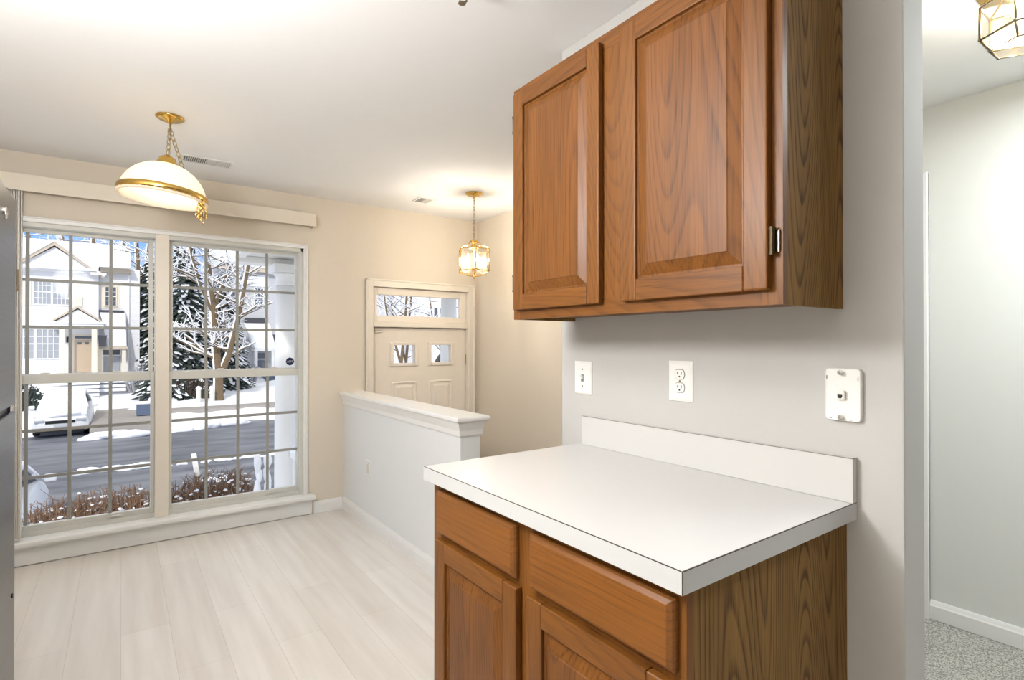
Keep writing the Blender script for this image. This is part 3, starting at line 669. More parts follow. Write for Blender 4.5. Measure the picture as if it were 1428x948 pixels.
def hex_lantern(par, c, r0, zt, zb, ph, r1=None, zbb=None, bar=0.004):
    T, B = hexv(c, r0, zt, ph), hexv(c, r0, zb, ph)
    f = MB()
    for k in range(6):
        j = (k + 1) % 6
        f.tube([T[k], B[k]], bar, 6); f.tube([T[k], T[j]], bar, 6); f.tube([B[k], B[j]], bar, 6)
        f.blob(B[k], bar * 1.6, bar * 1.6, bar * 1.6, amp=0, sub=1)
    if r1:
        Q = hexv(c, r1, zbb, ph)
        for k in range(6):
            j = (k + 1) % 6; f.tube([B[k], Q[k]], bar * 0.9, 6); f.tube([Q[k], Q[j]], bar * 0.6, 6); f.blob(Q[k], bar * 1.4, bar * 1.4, bar * 1.4, amp=0, sub=1)
    f.build('frame', pewter_m if par.name.startswith('ceiling') else brass_m, par, smooth=True)
    for k in range(6):
        j = (k + 1) % 6
        n = ((T[k] + T[j]) / 2 - Vector((c[0], c[1], zt))).normalized() * 0.003
        MB().loft([[B[k], B[j], T[j], T[k]], [B[k] - n, B[j] - n, T[j] - n, T[k] - n]]).build('glass_panel', lantern_glass, par)
        if r1:
            MB().loft([[B[k], B[j], Q[j], Q[k]], [B[k] - n, B[j] - n, Q[j] - n, Q[k] - n]]).build('bevelled_pane', lantern_glass, par)
    return T, B
T, B = hex_lantern(fl, LC, 0.118, 1.945, 1.790, 5, bar=0.003)
for k in range(6):
    arms = MB()
    a = R(60 * k + 5)
    pt = lambda r, z: (LC.x + r * math.cos(a), LC.y + r * math.sin(a), z)
    arms.tube([pt(0.118, 1.945), pt(0.108, 1.960), pt(0.085, 1.970), pt(0.060, 1.976), pt(0.045, 1.992), pt(0.03, 2.004)], 0.0028, 6)
    arms.build('scroll_arm', brass_m, fl, smooth=True)
    MB().tube([pt(0.118, 1.79), pt(0.10, 1.778), pt(0.075, 1.774), pt(0.055, 1.762), pt(0.03, 1.757), pt(0.006, 1.755)], 0.003, 6).build('lower_scroll', brass_m, fl, smooth=True)

MB().lathe([(0.010, 2.022), (0.026, 2.014), (0.030, 2.006), (0.018, 1.996), (0.014, 1.985), (0.030, 1.965), (0.034, 1.950), (0.006, 1.945), (0.005, 1.82), (0.03, 1.815), (0.03, 1.808), (0.004, 1.802), (0.004, 1.758), (0.010, 1.751), (0.008, 1.742), (0.0005, 1.732)], (LC.x, LC.y, 0), 20).build('stem', brass_m, fl, smooth=True)
for k in range(3):
    a = R(120 * k + 30); x, y = LC.x + 0.045 * math.cos(a), LC.y + 0.045 * math.sin(a)
    cs_ = MB().tube([(x, y, 1.812), (x, y, 1.862)], 0.010, 10).build('candle', candle_m, fl); BASE[cs_] = BASE[fl]
    MB().lathe([(0.006, 1.862), (0.012, 1.877), (0.012, 1.889), (0.005, 1.912), (0.0005, 1.922)], (x, y, 0), 12).build('bulb', bulb_m, cs_, smooth=True)
lamp('lantern_bulb', (LC.x, LC.y, 1.885), 9, (1, 0.91, 0.78), 0.03, fl)
# living-room flush lantern
GC = Vector((2.19, 0.403, 0))
gl = thing('ceiling_lantern', 'hexagonal glass and brass flush lantern on the living room ceiling at the right edge', 'ceiling light', (GC.x, GC.y, 2.165))
hex_lantern(gl, GC, 0.107, 2.300, 2.200, 0, 0.080, 2.163, 0.0035)
MB().lathe([(0.0005, 0), (0.125, -0.001), (0.127, -0.012), (0.09, -0.022), (0.05, -0.040), (0.02, -0.050), (0.0005, -0.050)], (GC.x, GC.y, CEIL - 0.0005), 6).build('canopy', brass_m, gl)
for p in hexv(GC, 0.107, 2.30): MB().tube([p, (p.x * 0.5 + GC.x * 0.5, p.y * 0.5 + GC.y * 0.5, 2.345)], 0.003, 6).build('support_arm', brass_m, gl)
for s in (-1, 1):
    so_ = MB().tube([(GC.x + s * 0.02, GC.y, 2.32), (GC.x + s * 0.035, GC.y, 2.285)], 0.012, 10).build('socket', candle_m, gl); BASE[so_] = BASE[gl]
    MB().blob((GC.x + s * 0.042, GC.y, 2.255), 0.024, 0.024, 0.03, amp=0).build('bulb', bulb_m, so_, smooth=True)
lamp('ceiling_lantern_bulb', (GC.x, GC.y, 2.25), 5.5, (1, 0.93, 0.82), 0.04, gl)
# sprinkler
sk = thing('fire_sprinkler', 'small metal fire sprinkler head on the ceiling at the top edge', 'sprinkler', (0.828, 1.40, 2.30))
MB().lathe([(0.0005, 0), (0.036, 0), (0.036, -0.004), (0.02, -0.008), (0.0005, -0.008)], (0.828, 1.40, CEIL - 0.0003), 24).build('escutcheon', plate_m, sk)
MB().lathe([(0.022, CEIL - 0.008), (0.022, CEIL - 0.034), (0.016, CEIL - 0.040), (0.0005, CEIL - 0.040)], (0.828, 1.40, 0), 12).build('body', bronze_m, sk)
MB().tube([(0.815, 1.40, CEIL - 0.038), (0.813, 1.40, CEIL - 0.056), (0.828, 1.40, CEIL - 0.066), (0.843, 1.40, CEIL - 0.056), (0.841, 1.40, CEIL - 0.038)], 0.003, 6).lathe([(0.0005, 0), (0.012, 0), (0.012, -0.0015), (0.0005, -0.0015)], (0.828, 1.40, CEIL - 0.066), 12).build('deflector', pewter_m, sk)
# ceiling vents
def vent(x0, x1, y0, y1, n, label, m, along='X'):
    v = thing('ceiling_vent', label, 'vent', ((x0 + x1) / 2, (y0 + y1) / 2, CEIL))
    z = CEIL - 0.0005
    MB().box(x0, x1, y0, y0 + 0.016, z - 0.006, z).box(x0, x1, y1 - 0.016, y1, z - 0.006, z).box(x0, x0 + 0.016, y0 + 0.016, y1 - 0.016, z - 0.006, z).box(x1 - 0.016, x1, y0 + 0.016, y1 - 0.016, z - 0.006, z).build('vent_frame', plate_m, v, bevel=0.002)
    MB().box(x0 + 0.014, x1 - 0.014, y0 + 0.014, y1 - 0.014, z - 0.001, z).build('backing', m, v)
    f = MB()
    for k in range(n):
        x = x0 + 0.02 + (x1 - x0 - 0.04) * (k + 0.5) / n
        s = -0.003 if k < n / 2 else 0.003
        f.prism([(x - 0.0014 - s, z - 0.001), (x + 0.0014 - s, z - 0.001), (x + 0.0014 + s, z - 0.008), (x - 0.0014 + s, z - 0.008)], 'Y', y0 + 0.014, y1 - 0.014)
    f.build('louvres', plate_m, v)
vent(0.275, 0.545, 3.62, 3.755, 22, 'white slotted ceiling vent behind the brass pendant lamp', mat('vent_grey', (120, 118, 114), 0.8))
vent(1.80, 1.93, 3.645, 3.80, 8, 'small dark ceiling vent between the half wall and the foyer lantern', mat('vent_dark', (70, 62, 54), 0.8))

# ================================================================== outside
G = -2.4
def snowy(name, pts, m, **k): pass
# ground: snow lawn, asphalt road, near yard
def heightfield(name, x0, x1, y0, y1, nx, ny, fz, m, **k):
    b = MB(); g = [[b.bm.verts.new((x0 + (x1 - x0) * i / nx, y0 + (y1 - y0) * j / ny, fz(x0 + (x1 - x0) * i / nx, y0 + (y1 - y0) * j / ny))) for i in range(nx + 1)] for j in range(ny + 1)]
    for j_ in range(ny):
        for i in range(nx): b.bm.faces.new((g[j_][i], g[j_][i + 1], g[j_ + 1][i + 1], g[j_ + 1][i]))
    return b.build(name, m, smooth=True, **k)
def wob(x, y): return 0.5 * math.sin(1.3 * x + 0.7 * y) + 0.3 * math.sin(2.9 * x - 1.7 * y + 1) + 0.25 * math.sin(0.7 * x - 3.1 * y + 2)
struct('road', MB().box(-30, 45, 9.5, 40, G - 0.3, G), asphalt_m)
def lawn(x, y):
    # far snow: the bank edge bends towards us on the left of the tree lawn
    edge = 27.2 + 0.9 * math.sin(0.5 * x) + (0 if x > 2.6 else -1.2 if x > 0.9 else 1.5)
    h = max(0, min(1, (y - edge) / 1.2))
    return G - 0.05 + h * (0.35 + 0.10 * wob(x * 1.4, y * 1.4)) + max(0, y - 31) * 0.06
heightfield('ground_far_snow', -30, 45, 24, 60, 170, 90, lawn, snow_m, kind='structure')
def yard(x, y):
    return -1.15 - max(0, y - 7.6) * 0.30 + 0.04 * wob(x * 2, y * 2) if y < 11.6 else -2.45
heightfield('ground_near_yard', -12, 20, 4.32, 11.8, 70, 30, yard, snow_m, kind='structure')
struct('ground_driveway', MB().box(-1.0, 1.6, 26.4, 37.5, G - 0.2, G + 0.42).box(1.6, 14, 30.2, 31.5, G, G + 0.44), conc_m)

def snowbank(label, pts, seed, group='snow windrows on the road'):
    q = random.Random(seed); b = MB(); c = pts[len(pts) // 2]
    for p, r in pts:
        for k in range(2):
            b.blob((p[0] + q.uniform(-.15, .15), p[1] + q.uniform(-.1, .1), G + r * 0.12), r * q.uniform(.9, 1.4), r * q.uniform(.45, .7), r * 0.38, seed=q.randint(0, 999), sub=2, amp=0.3)
    o = b.build('snowbank', snow_m, smooth=True, loc=(c[0][0], c[0][1], G), kind='stuff'); tagp(o, label, 'snow', None); return o
snowbank('long low snow ridge on the road behind the bare hedge', [((-0.9 + 0.22 * k, 19.3 + 0.1 * math.sin(k), 0), 0.20 + 0.06 * math.sin(2.3 * k)) for k in range(9)], 3)
snowbank('broken line of snow clumps across the middle of the road', [((1.15 + 0.42 * k, 19.0 - 0.02 * k, 0), 0.13 + 0.05 * math.sin(3 * k)) for k in range(8)], 4)
snowbank('pair of snow clumps on the road right of the stake', [((1.85, 16.4, 0), 0.14), ((2.15, 16.2, 0), 0.14)], 5)
snowbank('rounded snow heap beside the snow-covered white car', [((-0.6 + 0.35 * k, 26.0, 0), 0.5) for k in range(4)], 6)
snowbank('wide ploughed snow bank along the far kerb', [((1.9 + 0.55 * k, 26.3 + 0.22 * k, 0), 0.50) for k in range(5)] + [((4.6 + 0.5 * k, 28.4, 0), 0.55) for k in range(6)], 7)
snowbank('thin snow strip along the driveway mouth', [((0.7 + 0.3 * k, 26.2, 0), 0.2) for k in range(4)], 8)

# ---- windows for the far houses
def house_window(parent, X0, X1, Z0, Z1, Y, cols, rows, m, frame=trim_m, depth=0.06, name='window'):
    f = MB(); t = 0.06
    f.box(X0 - t, X0, Y - depth, Y, Z0 - t, Z1 + t).box(X1, X1 + t, Y - depth, Y, Z0 - t, Z1 + t).box(X0, X1, Y - depth, Y, Z1, Z1 + t).box(X0, X1, Y - depth, Y, Z0 - t, Z0)
    for k in range(1, cols): x = X0 + (X1 - X0) * k / cols; f.box(x - 0.014, x + 0.014, Y - 0.035, Y - 0.01, Z0, Z1)
    for k in range(1, rows): z = Z0 + (Z1 - Z0) * k / rows; f.box(X0, X1, Y - 0.037, Y - 0.008, z - (0.03 if k == rows // 2 else 0.014), z + (0.03 if k == rows // 2 else 0.014))
    o = f.build(name, frame, parent); BASE[o] = BASE[parent]
    MB().box(X0, X1, Y - 0.012, Y - 0.004, Z0, Z1).build('window_pane', m, o); return o
cream_m = mat('cream_trim', (238, 228, 210), 0.6); tan_m = mat('tan_trim', (206, 192, 172), 0.6)
tandoor_m = mat('tan_door', (200, 180, 156), 0.6); planter_m = mat('dark_planter', (72, 72, 78), 0.6)
HY = 40.0
h1 = thing('townhouse', 'white sided townhouse with a gabled front and tan door across the road', 'house', (-3, HY, G))
MB().box(-13, -1.12, HY, HY + 9, G, 5.5).build('wall', white_siding, h1)
gm = MB(); gm.prism([(-4.95, 5.3), (-1.12, 5.3), (-3.09, 6.68)], 'Y', HY - 0.25, HY + 3); gm.build('gable', white_siding, h1)
# main roof, snow-covered slope towards us
MB().prism([(HY - 0.5, 5.42), (HY - 0.5, 5.52), (HY + 4.5, 7.75), (HY + 9.5, 5.52), (HY + 9.5, 5.42)], 'X', -14, -1.125).build('roof', snow_m, h1)
gr = MB()
for s, xe in ((-1, -5.25), (1, -0.85)):
    zt = 6.98; z_e = 5.18
    gr.prism([(-3.09, zt), (xe, z_e), (xe, z_e - 0.16), (-3.09, zt - 0.22)], 'Y', HY - 0.42, HY - 0.24)
gr.build('rake_board', tan_m, h1)
for sg_ in (-1, 1): MB().prism([(-3.09, 7.06), (-3.09 + sg_ * 2.3, 5.20), (-3.09 + sg_ * 2.2, 5.14), (-3.09, 6.97)], 'Y', HY - 0.48, HY + 4).build('gable_roof_snow', snow_m, h1)
MB().box(-1.5, -0.75, HY - 0.5, HY, 5.22, 5.36).build('cornice', trim_m, h1)
for (a, b_) in ((-3.99, -3.26), (-3.16, -2.44)): house_window(h1, a, b_, 3.45, 4.83, HY, 4, 4, pale_glass)
for (a, b_) in ((-5.6, -4.98), (-4.86, -3.98), (-3.86, -2.90)): house_window(h1, a, b_, 0.40, 2.02, HY, 4, 4, pale_glass)
for a, b_ in ((-4.45, -4.10), (-2.24, -1.86)): MB().box(a, b_, HY - 0.05, HY, 3.36, 4.86).build('shutter', cream_m, h1)
MB().box(-2.30, -1.34, HY - 0.02, HY, -0.45, 1.78).build('door_surround', cream_m, h1)
d_ = MB().box(-2.22, -1.40, HY - 0.08, HY - 0.02, -0.42, 1.42).build('door', tandoor_m, h1); BASE[d_] = BASE[h1]
for a in (-2.08, -1.76): MB().box(a, a + 0.19, HY - 0.10, HY - 0.08, 1.18, 1.30).build('door_lite', dark_glass, d_)
MB().box(-2.2, -1.42, HY - 0.06, HY - 0.03, 1.52, 1.66).build('transom_window', dark_glass, h1)
for x in (-2.70, -1.28): MB().box(x - 0.12, x + 0.12, HY - 1.1, HY - 0.86, -0.5, 2.2).build('porch_post', cream_m, h1)
MB().box(-3.15, -0.85, HY - 1.2, HY, 2.2, 2.36).build('porch_roof_beam', trim_m, h1)
MB().prism([(-3.0, 2.45), (-1.02, 2.45), (-2.02, 3.15)], 'Y', HY - 1.1, HY).build('porch_gable', white_siding, h1)
MB().prism([(-3.15, 2.4), (-2.02, 3.22), (-0.9, 2.4), (-0.9, 2.5), (-2.02, 3.34), (-3.15, 2.5)], 'Y', HY - 1.22, HY).build('porch_rake', tan_m, h1)
MB().box(-3.3, -0.8, HY - 1.3, HY - 0.1, 2.36, 2.46).build('porch_roof_snow', snow_m, h1)
MB().box(-3.2, -0.95, HY - 1.3, HY, -0.62, -0.46).build('porch_floor', trim_m, h1)
stp = MB()
for k in range(9): stp.box(-3.2, -1.0, HY - 1.3 - 0.32 * (k + 1), HY - 1.3 - 0.32 * k, -0.62 - 0.2 * (k + 1) - 0.02, -0.62 - 0.2 * k - 0.09)
stp.build('front_steps', snow_m, h1)
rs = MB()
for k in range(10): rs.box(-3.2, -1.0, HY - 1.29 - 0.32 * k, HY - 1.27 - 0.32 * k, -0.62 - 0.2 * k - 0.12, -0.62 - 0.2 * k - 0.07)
rs.build('step_shadow_gap', mat('step_shade_grey', (150, 148, 146), 0.8), h1)  # grey strips paint the shade between the snowy steps
MB().tube([(-2.5, HY - 0.12, 1.28), (-2.5, HY - 0.12, 1.62)], 0.08, 8).build('porch_light', black_m, h1)
# recessed neighbour
h2 = thing('townhouse', 'recessed white townhouse unit with a snow-heaped porch roof right of the tan door', 'house', (0, HY + 0.5, G))
N = HY + 0.3
MB().box(-1.12, 0.88, N, HY + 9, G, 5.75).build('wall', white_siding, h2)
MB().prism([(HY - 0.5, 5.72), (HY - 0.5, 5.80), (HY + 4.5, 7.75), (HY + 9.5, 5.80), (HY + 9.5, 5.72)], 'X', -1.12, 0.42).build('roof', snow_m, h2)
MB().box(-1.05, 0.42, N - 0.35, N, 5.45, 5.72).build('eave_board', tan_m, h2)
MB().box(0.28, 0.36, N - 0.1, N, -0.8, 5.4).build('downspout', trim_m, h2)
house_window(h2, -0.80, -0.30, 3.5, 4.6, N - 0.03, 3, 4, dark_glass, cream_m)
MB().box(-1.02, -0.12, N - 0.02, N, 3.3, 4.8).build('window_surround', cream_m, h2)
MB().loft([[(-1.1, N - 0.1, 3.1), (0.18, N - 0.1, 3.1), (0.18, N, 3.1), (-1.1, N, 3.1)], [(-0.95, N - 0.55, 2.6), (0.2, N - 0.55, 2.6), (0.2, N, 2.6), (-0.95, N, 2.6)], [(-0.70, N - 1.0, 1.05), (0.24, N - 1.0, 1.05), (0.24, N, 1.05), (-0.70, N, 1.05)]]).build('porch_roof_snow', snow_m, h2, bevel=0.08)
MB().box(-1.1, 0.1, N - 0.16, N, 3.1, 3.22).build('shingle_edge', planter_m, h2)
MB().box(-1.1, 0.3, N - 1.0, N, 0.9, 1.05).build('porch_beam', tan_m, h2)
for x in (-1.02, 0.1): MB().box(x - 0.1, x + 0.1, N - 0.9, N - 0.7, -0.9, 0.9).build('porch_post', cream_m, h2)
house_window(h2, -0.90, -0.1, 0.55, 0.85, N, 1, 1, dark_glass)
MB().box(-0.90, -0.1, N - 0.08, N, -0.7, 0.42).build('door', pale_glass, h2)
MB().box(-1.1, 0.3, N - 1.4, N, -1.05, -0.9).box(-1.0, 0.2, N - 1.7, N - 1.4, -1.3, -1.15).box(-1.0, 0.2, N - 2.0, N - 1.7, -1.5, -1.35).build('front_steps', snow_m, h2)
pl = thing('shingle_porch_corner', 'dark grey shingled corner showing beside the snow-covered porch roof', 'roof corner', (-0.93, HY - 0.8, 1.05))
MB().loft([[(-1.07, HY - 0.95, 1.05), (-0.78, HY - 0.95, 1.05), (-0.78, HY - 0.7, 1.05), (-1.07, HY - 0.7, 1.05)], [(-1.12, HY - 0.98, 1.7), (-0.70, HY - 0.98, 1.7), (-0.70, HY - 0.68, 1.7), (-1.12, HY - 0.68, 1.7)]]).build('shingles', planter_m, pl)
# second townhouse, grey, behind the big tree
K = 44.0; f_ = K / 36
h3 = thing('townhouse', 'grey sided townhouse with a snowy porch roof seen behind the bare tree', 'house', (7.5, K, G))
MB().box(6.0, 15.0, K, K + 10, G, 6.9).build('wall', grey_siding, h3)
MB().prism([(K - 0.5, 6.85), (K - 0.5, 6.98), (K + 5, 9.6), (K + 10.5, 6.98), (K + 10.5, 6.85)], 'X', 5.6, 15.4).build('roof', snow_m, h3)
MB().box(5.8, 15.2, K - 0.45, K, 6.55, 6.85).build('eave_board', tan_m, h3)
MB().box(6.95, 9.0, K - 0.05, K, 5.5, 6.4).build('roof_band_snow', snow_m, h3)
house_window(h3, 8.05, 8.62, 4.05, 5.35, K, 3, 4, dark_glass)
MB().loft([[(7.3, K - 0.1, 2.75), (9.1, K - 0.1, 2.75), (9.1, K, 2.75), (7.3, K, 2.75)], [(7.85, K - 1.2, 0.85), (9.3, K - 1.2, 0.85), (9.3, K, 0.85), (7.85, K, 0.85)]]).build('porch_roof_snow', snow_m, h3, bevel=0.05)
MB().box(7.35, 8.9, K - 0.14, K, 2.75, 3.12).build('shingle_band', planter_m, h3)
MB().box(7.8, 9.3, K - 1.2, K, 0.68, 0.85).build('porch_beam', trim_m, h3)
for x in (7.95, 9.1): MB().box(x - 0.1, x + 0.1, K - 1.15, K - 0.95, G, 0.68).build('porch_post', trim_m, h3)
MB().box(8.15, 8.85, K - 0.06, K, 0.1, 0.5).build('transom_window', dark_glass, h3)
d_ = MB().box(8.15, 8.85, K - 0.06, K, -1.6, -0.05).build('door', mat('grey_door', (120, 124, 132), 0.6), h3)
MB().box(9.15, 9.5, K - 0.3, K, 1.0, 1.9).build('shingle_patch', planter_m, h3)
MB().box(8.4, 9.6, K - 2.2, K - 0.6, G, -0.9).build('garage_box', mat('slate_blue', (84, 98, 116), 0.6), h3)
# third: white house seen through the transom
h4 = thing('townhouse', 'white townhouse with tall dark window seen through the transom', 'house', (22, 38, G))
MB().box(16.6, 29, 38, 46, G, 6.2).build('wall', white_siding, h4)
for (a, b_) in ((19.9, 20.25), (20.45, 21.1)): house_window(h4, a, b_, 1.5, 4.0, 38, 1, 2, dark_glass)
MB().prism([(37.4, 6.1), (37.4, 6.25), (42, 8.6), (46.6, 6.25), (46.6, 6.1)], 'X', 16.2, 29.4).build('roof', snow_m, h4)

# ---- vehicles
glassdark = mat('car_glass', (60, 66, 74), 0.15); carwhite = mat('car_paint_white', (226, 226, 226), 0.3); carsilver = mat('car_paint_pale', (220, 222, 224), 0.3)
def car(name, label, loc, heading, L=4.6, W=1.82, H=1.5, paint=carwhite, plate=True):
    c = thing(name, label, 'car', (0, 0, 0))
    # y runs from the front bumper (-L/2) to the rear; sections of half width / height
    secs = [(-L / 2, .66, .28, .62), (-L / 2 + .12, .86, .22, .72), (-L / 2 + .9, .91, .20, .90), (-L / 2 + 1.25, .91, .20, .98), (0.1, .91, .20, 1.0), (L / 2 - .9, .91, .20, 1.02), (L / 2 - .2, .88, .24, 1.0), (L / 2, .74, .34, .85)]
    rings = [[(-w_, y, z0), (-w_ * 1.0, y, z0 + (z1 - z0) * .6), (-w_ * .9, y, z1), (w_ * .9, y, z1), (w_ * 1.0, y, z0 + (z1 - z0) * .6), (w_, y, z0)] for y, w_, z0, z1 in secs]
    body = MB().loft(rings).build('body', paint, c, bevel=0.04, smooth=True)
    g = [(-L / 2 + 1.15, .80, .95), (-L / 2 + 1.85, .64, H - .06), (0.3, .66, H), (L / 2 - 1.3, .64, H - .05), (L / 2 - .45, .78, 1.0)]
    MB().loft([[(-w_, y, .93), (-w_, y, z), (w_, y, z), (w_, y, .93)] for y, w_, z in g]).build('cabin_glass', glassdark, c, bevel=0.05)
    s = MB()
    s.loft([[(-w_ * 1.06, y, z + .0), (-w_ * 1.0, y, z + .12), (w_ * 1.0, y, z + .12), (w_ * 1.06, y, z + .0)] for y, w_, z in g])
    s.loft([[(-.82, y, z), (-.74, y, z + .13), (.74, y, z + .13), (.82, y, z)] for y, z in ((-L / 2 + .25, .74), (-L / 2 + .6, .84), (-L / 2 + 1.2, .96), (-L / 2 + 1.5, 1.08))])
    s.blob((0, -L / 2 + .85, .86), .80, .7, .14, 5, 2, .2).blob((0, 0.3, H + .03), .66, 1.1, .13, 6, 2, .1).blob((0, -L / 2 + 1.55, 1.22), .70, .35, .25, 9, 2, .1).blob((0, L / 2 - .8, 1.15), .75, .5, .2, 8, 2, .1)
    s.build('snow_cover', snow_m, c, smooth=True, label='thick snow lying on the bonnet, windscreen and roof')
    for sx in (-1, 1):
        for y in (-L / 2 + .85, L / 2 - .85):
            MB().lathe([(.30, -.1), (.33, -.08), (.33, .08), (.30, .1), (.2, .1), (.0005, .07)], (sx * (W / 2 - .13), y, .33), 20, cap=True, mtx=Matrix.Rotation(R(90), 3, 'Y')).build('wheel', black_m, c, smooth=True)
        MB().box(sx * .62 - .16, sx * .62 + .16, -L / 2 - .01, -L / 2 + .1, .56, .68).build('headlight', pale_glass, c, bevel=.03)
        MB().box(sx * 1.0 - .1, sx * 1.0 + .1, -L / 2 + 1.45, -L / 2 + 1.6, .98, 1.12).build('wing_mirror', paint, c, bevel=.03)
    MB().box(-.45, .45, -L / 2 - .02, -L / 2 + .05, .52, .64).build('grille', black_m, c)
    MB().box(-.75, .75, -L / 2 - .02, -L / 2 + .1, .20, .32).build('bumper_intake', black_m, c)
    MB().box(-.2, .2, -L / 2 - .03, -L / 2 + .02, .40, .52).build('licence_plate', mat('plate_grey', (190, 192, 196), 0.5), c)
    c.location = loc; c.rotation_euler = (0, 0, heading); return c
car('parked_car', 'white sedan buried in snow parked nose-out across the road', (-1.92, 29.5, G + 0.02), 0.0, H=1.52)
car('parked_car', 'snow-covered vehicle with dark side at the left edge near the hedge', (-2.12, 13.0, G + 0.0), R(180), H=1.42, paint=mat('car_paint_snowy', (214, 217, 222), 0.6))

# ---- trees
bark_m = mat('bark', (118, 100, 76), 0.9, noise=0.3, nscale=8); darkbark_m = mat('dark_bark', (84, 74, 66), 0.9, noise=0.3, nscale=8)
needle_m = mat('needles', (58, 68, 60), 0.8, noise=0.4, nscale=3)
def branchy(bm_w, bm_s, p, d, L, r, depth, q, snow=0.5):
    n = 4; pts = [Vector(p)]; dd = Vector(d).normalized()
    for k in range(n):
        dd = (dd + Vector((q.uniform(-.22, .22), q.uniform(-.15, .15), q.uniform(-.12, .16)))).normalized()
        pts.append(pts[-1] + dd * L / n)
    rad = [r * (1 - .5 * k / n) for k in range(n + 1)]
    bm_w.tube(pts, rad, 5 if r > .03 else 4)
    if q.random() < snow or depth < 3:
        off = max(r * .7, .012)
        bm_s.tube([a + Vector((0, 0, off * (0.9 if abs(dd.z) < .85 else .2))) - (Vector((0, off, 0)) if abs(dd.z) >= .7 else Vector((0, 0, 0))) for a in pts], [x * .9 + .008 for x in rad], 4)
    if depth <= 0: return
    for k in range(3 if depth > 1 else 4):
        t = q.uniform(.3, 1.0); i = min(int(t * n), n - 1); a = pts[i].lerp(pts[i + 1], t * n - i)
        s = Vector((q.uniform(-1, 1), q.uniform(-.5, .5), q.uniform(-.1, .75))).normalized()
        branchy(bm_w, bm_s, a, dd * .45 + s * .9, L * q.uniform(.5, .72), max(r * .5, .010), depth - 1, q, snow)
def bare_tree(label, stems, seed, m=bark_m, loc=None, depth=3, snow=.6):
    q = random.Random(seed); w_, s = MB(), MB()
    loc = loc or stems[0][0][0]
    t = thing('bare_tree', label, 'tree', loc)
    for pts, r in stems:
        pts = [Vector(p) for p in pts]
        n = len(pts); rad = [r * (1 - .65 * k / (n - 1)) for k in range(n)]
        w_.tube(pts, rad, 8)
        s.tube([p + Vector((-r * .6, 0, r * .3)) for p in pts], [x * .55 for x in rad], 6)
        for i in range(1, n):
            for k in range(4):
                a = pts[i - 1].lerp(pts[i], q.random())
                if a.z < 0.2: continue
                d = Vector((q.choice((-1, 1)) * q.uniform(.5, 1), q.uniform(-.4, .4), q.uniform(.05, .7)))
                branchy(w_, s, a, d, q.uniform(1.1, 2.2), rad[i] * .42 + .012, depth - 1, q, snow)
    w_.build('trunk_and_branches', m, t); s.build('branch_snow', snow_m, t); return t
T = 34 / 28
bare_tree('tall bare multi-stemmed tree with snow on its limbs behind the right window', [
    ([(3.62 * T, 34, G), (3.60 * T, 34, -0.35), (3.50 * T, 34, 1.0), (3.38 * T, 34, 3.4), (3.15 * T, 34, 5.8), (3.0 * T, 34, 8.5)], .26),
    ([(3.66 * T, 34, -0.6), (4.0 * T, 33.8, 0.6), (4.22 * T, 33.6, 1.9), (4.45 * T, 33.5, 3.3), (4.70 * T, 33.4, 5.2), (4.9 * T, 33.3, 7)], .19),
    ([(3.42 * T, 34, 3.2), (3.8 * T, 34.1, 4.6), (4.3 * T, 34.2, 6.2), (4.8 * T, 34.3, 7.6)], .12),
    ([(3.40 * T, 34, 2.8), (2.9 * T, 33.9, 4.2), (2.5 * T, 33.8, 6.0), (2.3 * T, 33.8, 7.6)], .10)], 11)
bare_tree('thin bare tree rising behind the townhouse roof left of the evergreen', [([(0.95, 43, G), (0.95, 43, 3), (0.85, 43, 6.2), (0.7, 43, 9.5)], .20), ([(0.9, 43, 4.5), (1.3, 43, 6.4), (1.5, 43, 9)], .12)], 12, depth=3)
for i, (x, y, s) in enumerate(((-6.5, 52, 1), (-4.2, 54, 1.1), (-2.2, 53, 1), (-0.3, 55, 1.1))):
    bare_tree(['snowy bare treetop above the left end of the townhouse roof', 'snowy bare treetop left of the gable peak', 'snowy bare treetop right of the gable peak', 'snowy bare treetop above the right end of the townhouse roof'][i],
              [([(x, y, G), (x, y, 5), (x + .3, y, 8), (x + .5, y, 12)], .2), ([(x, y, 5), (x - 1.2, y, 8), (x - 1.8, y, 11)], .12)], 20 + i, m=bark_m, depth=3, snow=1)
for i, (x, y) in enumerate(((13.5, 30), (15.2, 33), (17.0, 31))):
    bare_tree(['snowy bare tree nearest the left side of the transom view', 'snowy bare tree in the middle of the transom view', 'snowy bare tree against the white townhouse in the transom view'][i],
              [([(x, y, G), (x, y, 0), (x + .3, y, 3), (x + .5, y, 6)], .16), ([(x, y, 0), (x - .9, y, 3), (x - 1.2, y, 5)], .10)], 40 + i, depth=3, snow=.7)
t_ = thing('trunk_stand_in', 'dark slanting bar, made as a trunk, seen through the right door lite', 'tree', (10.6, 20, G))  # made-up trunk standing in for a dark diagonal bar
MB().tube([(9.0, 20, G), (10.7, 20, 0.6), (11.3, 20, 1.35), (12.4, 20, 3)], [.13, .10, .09, .07], 8).build('trunk', darkbark_m, t_)

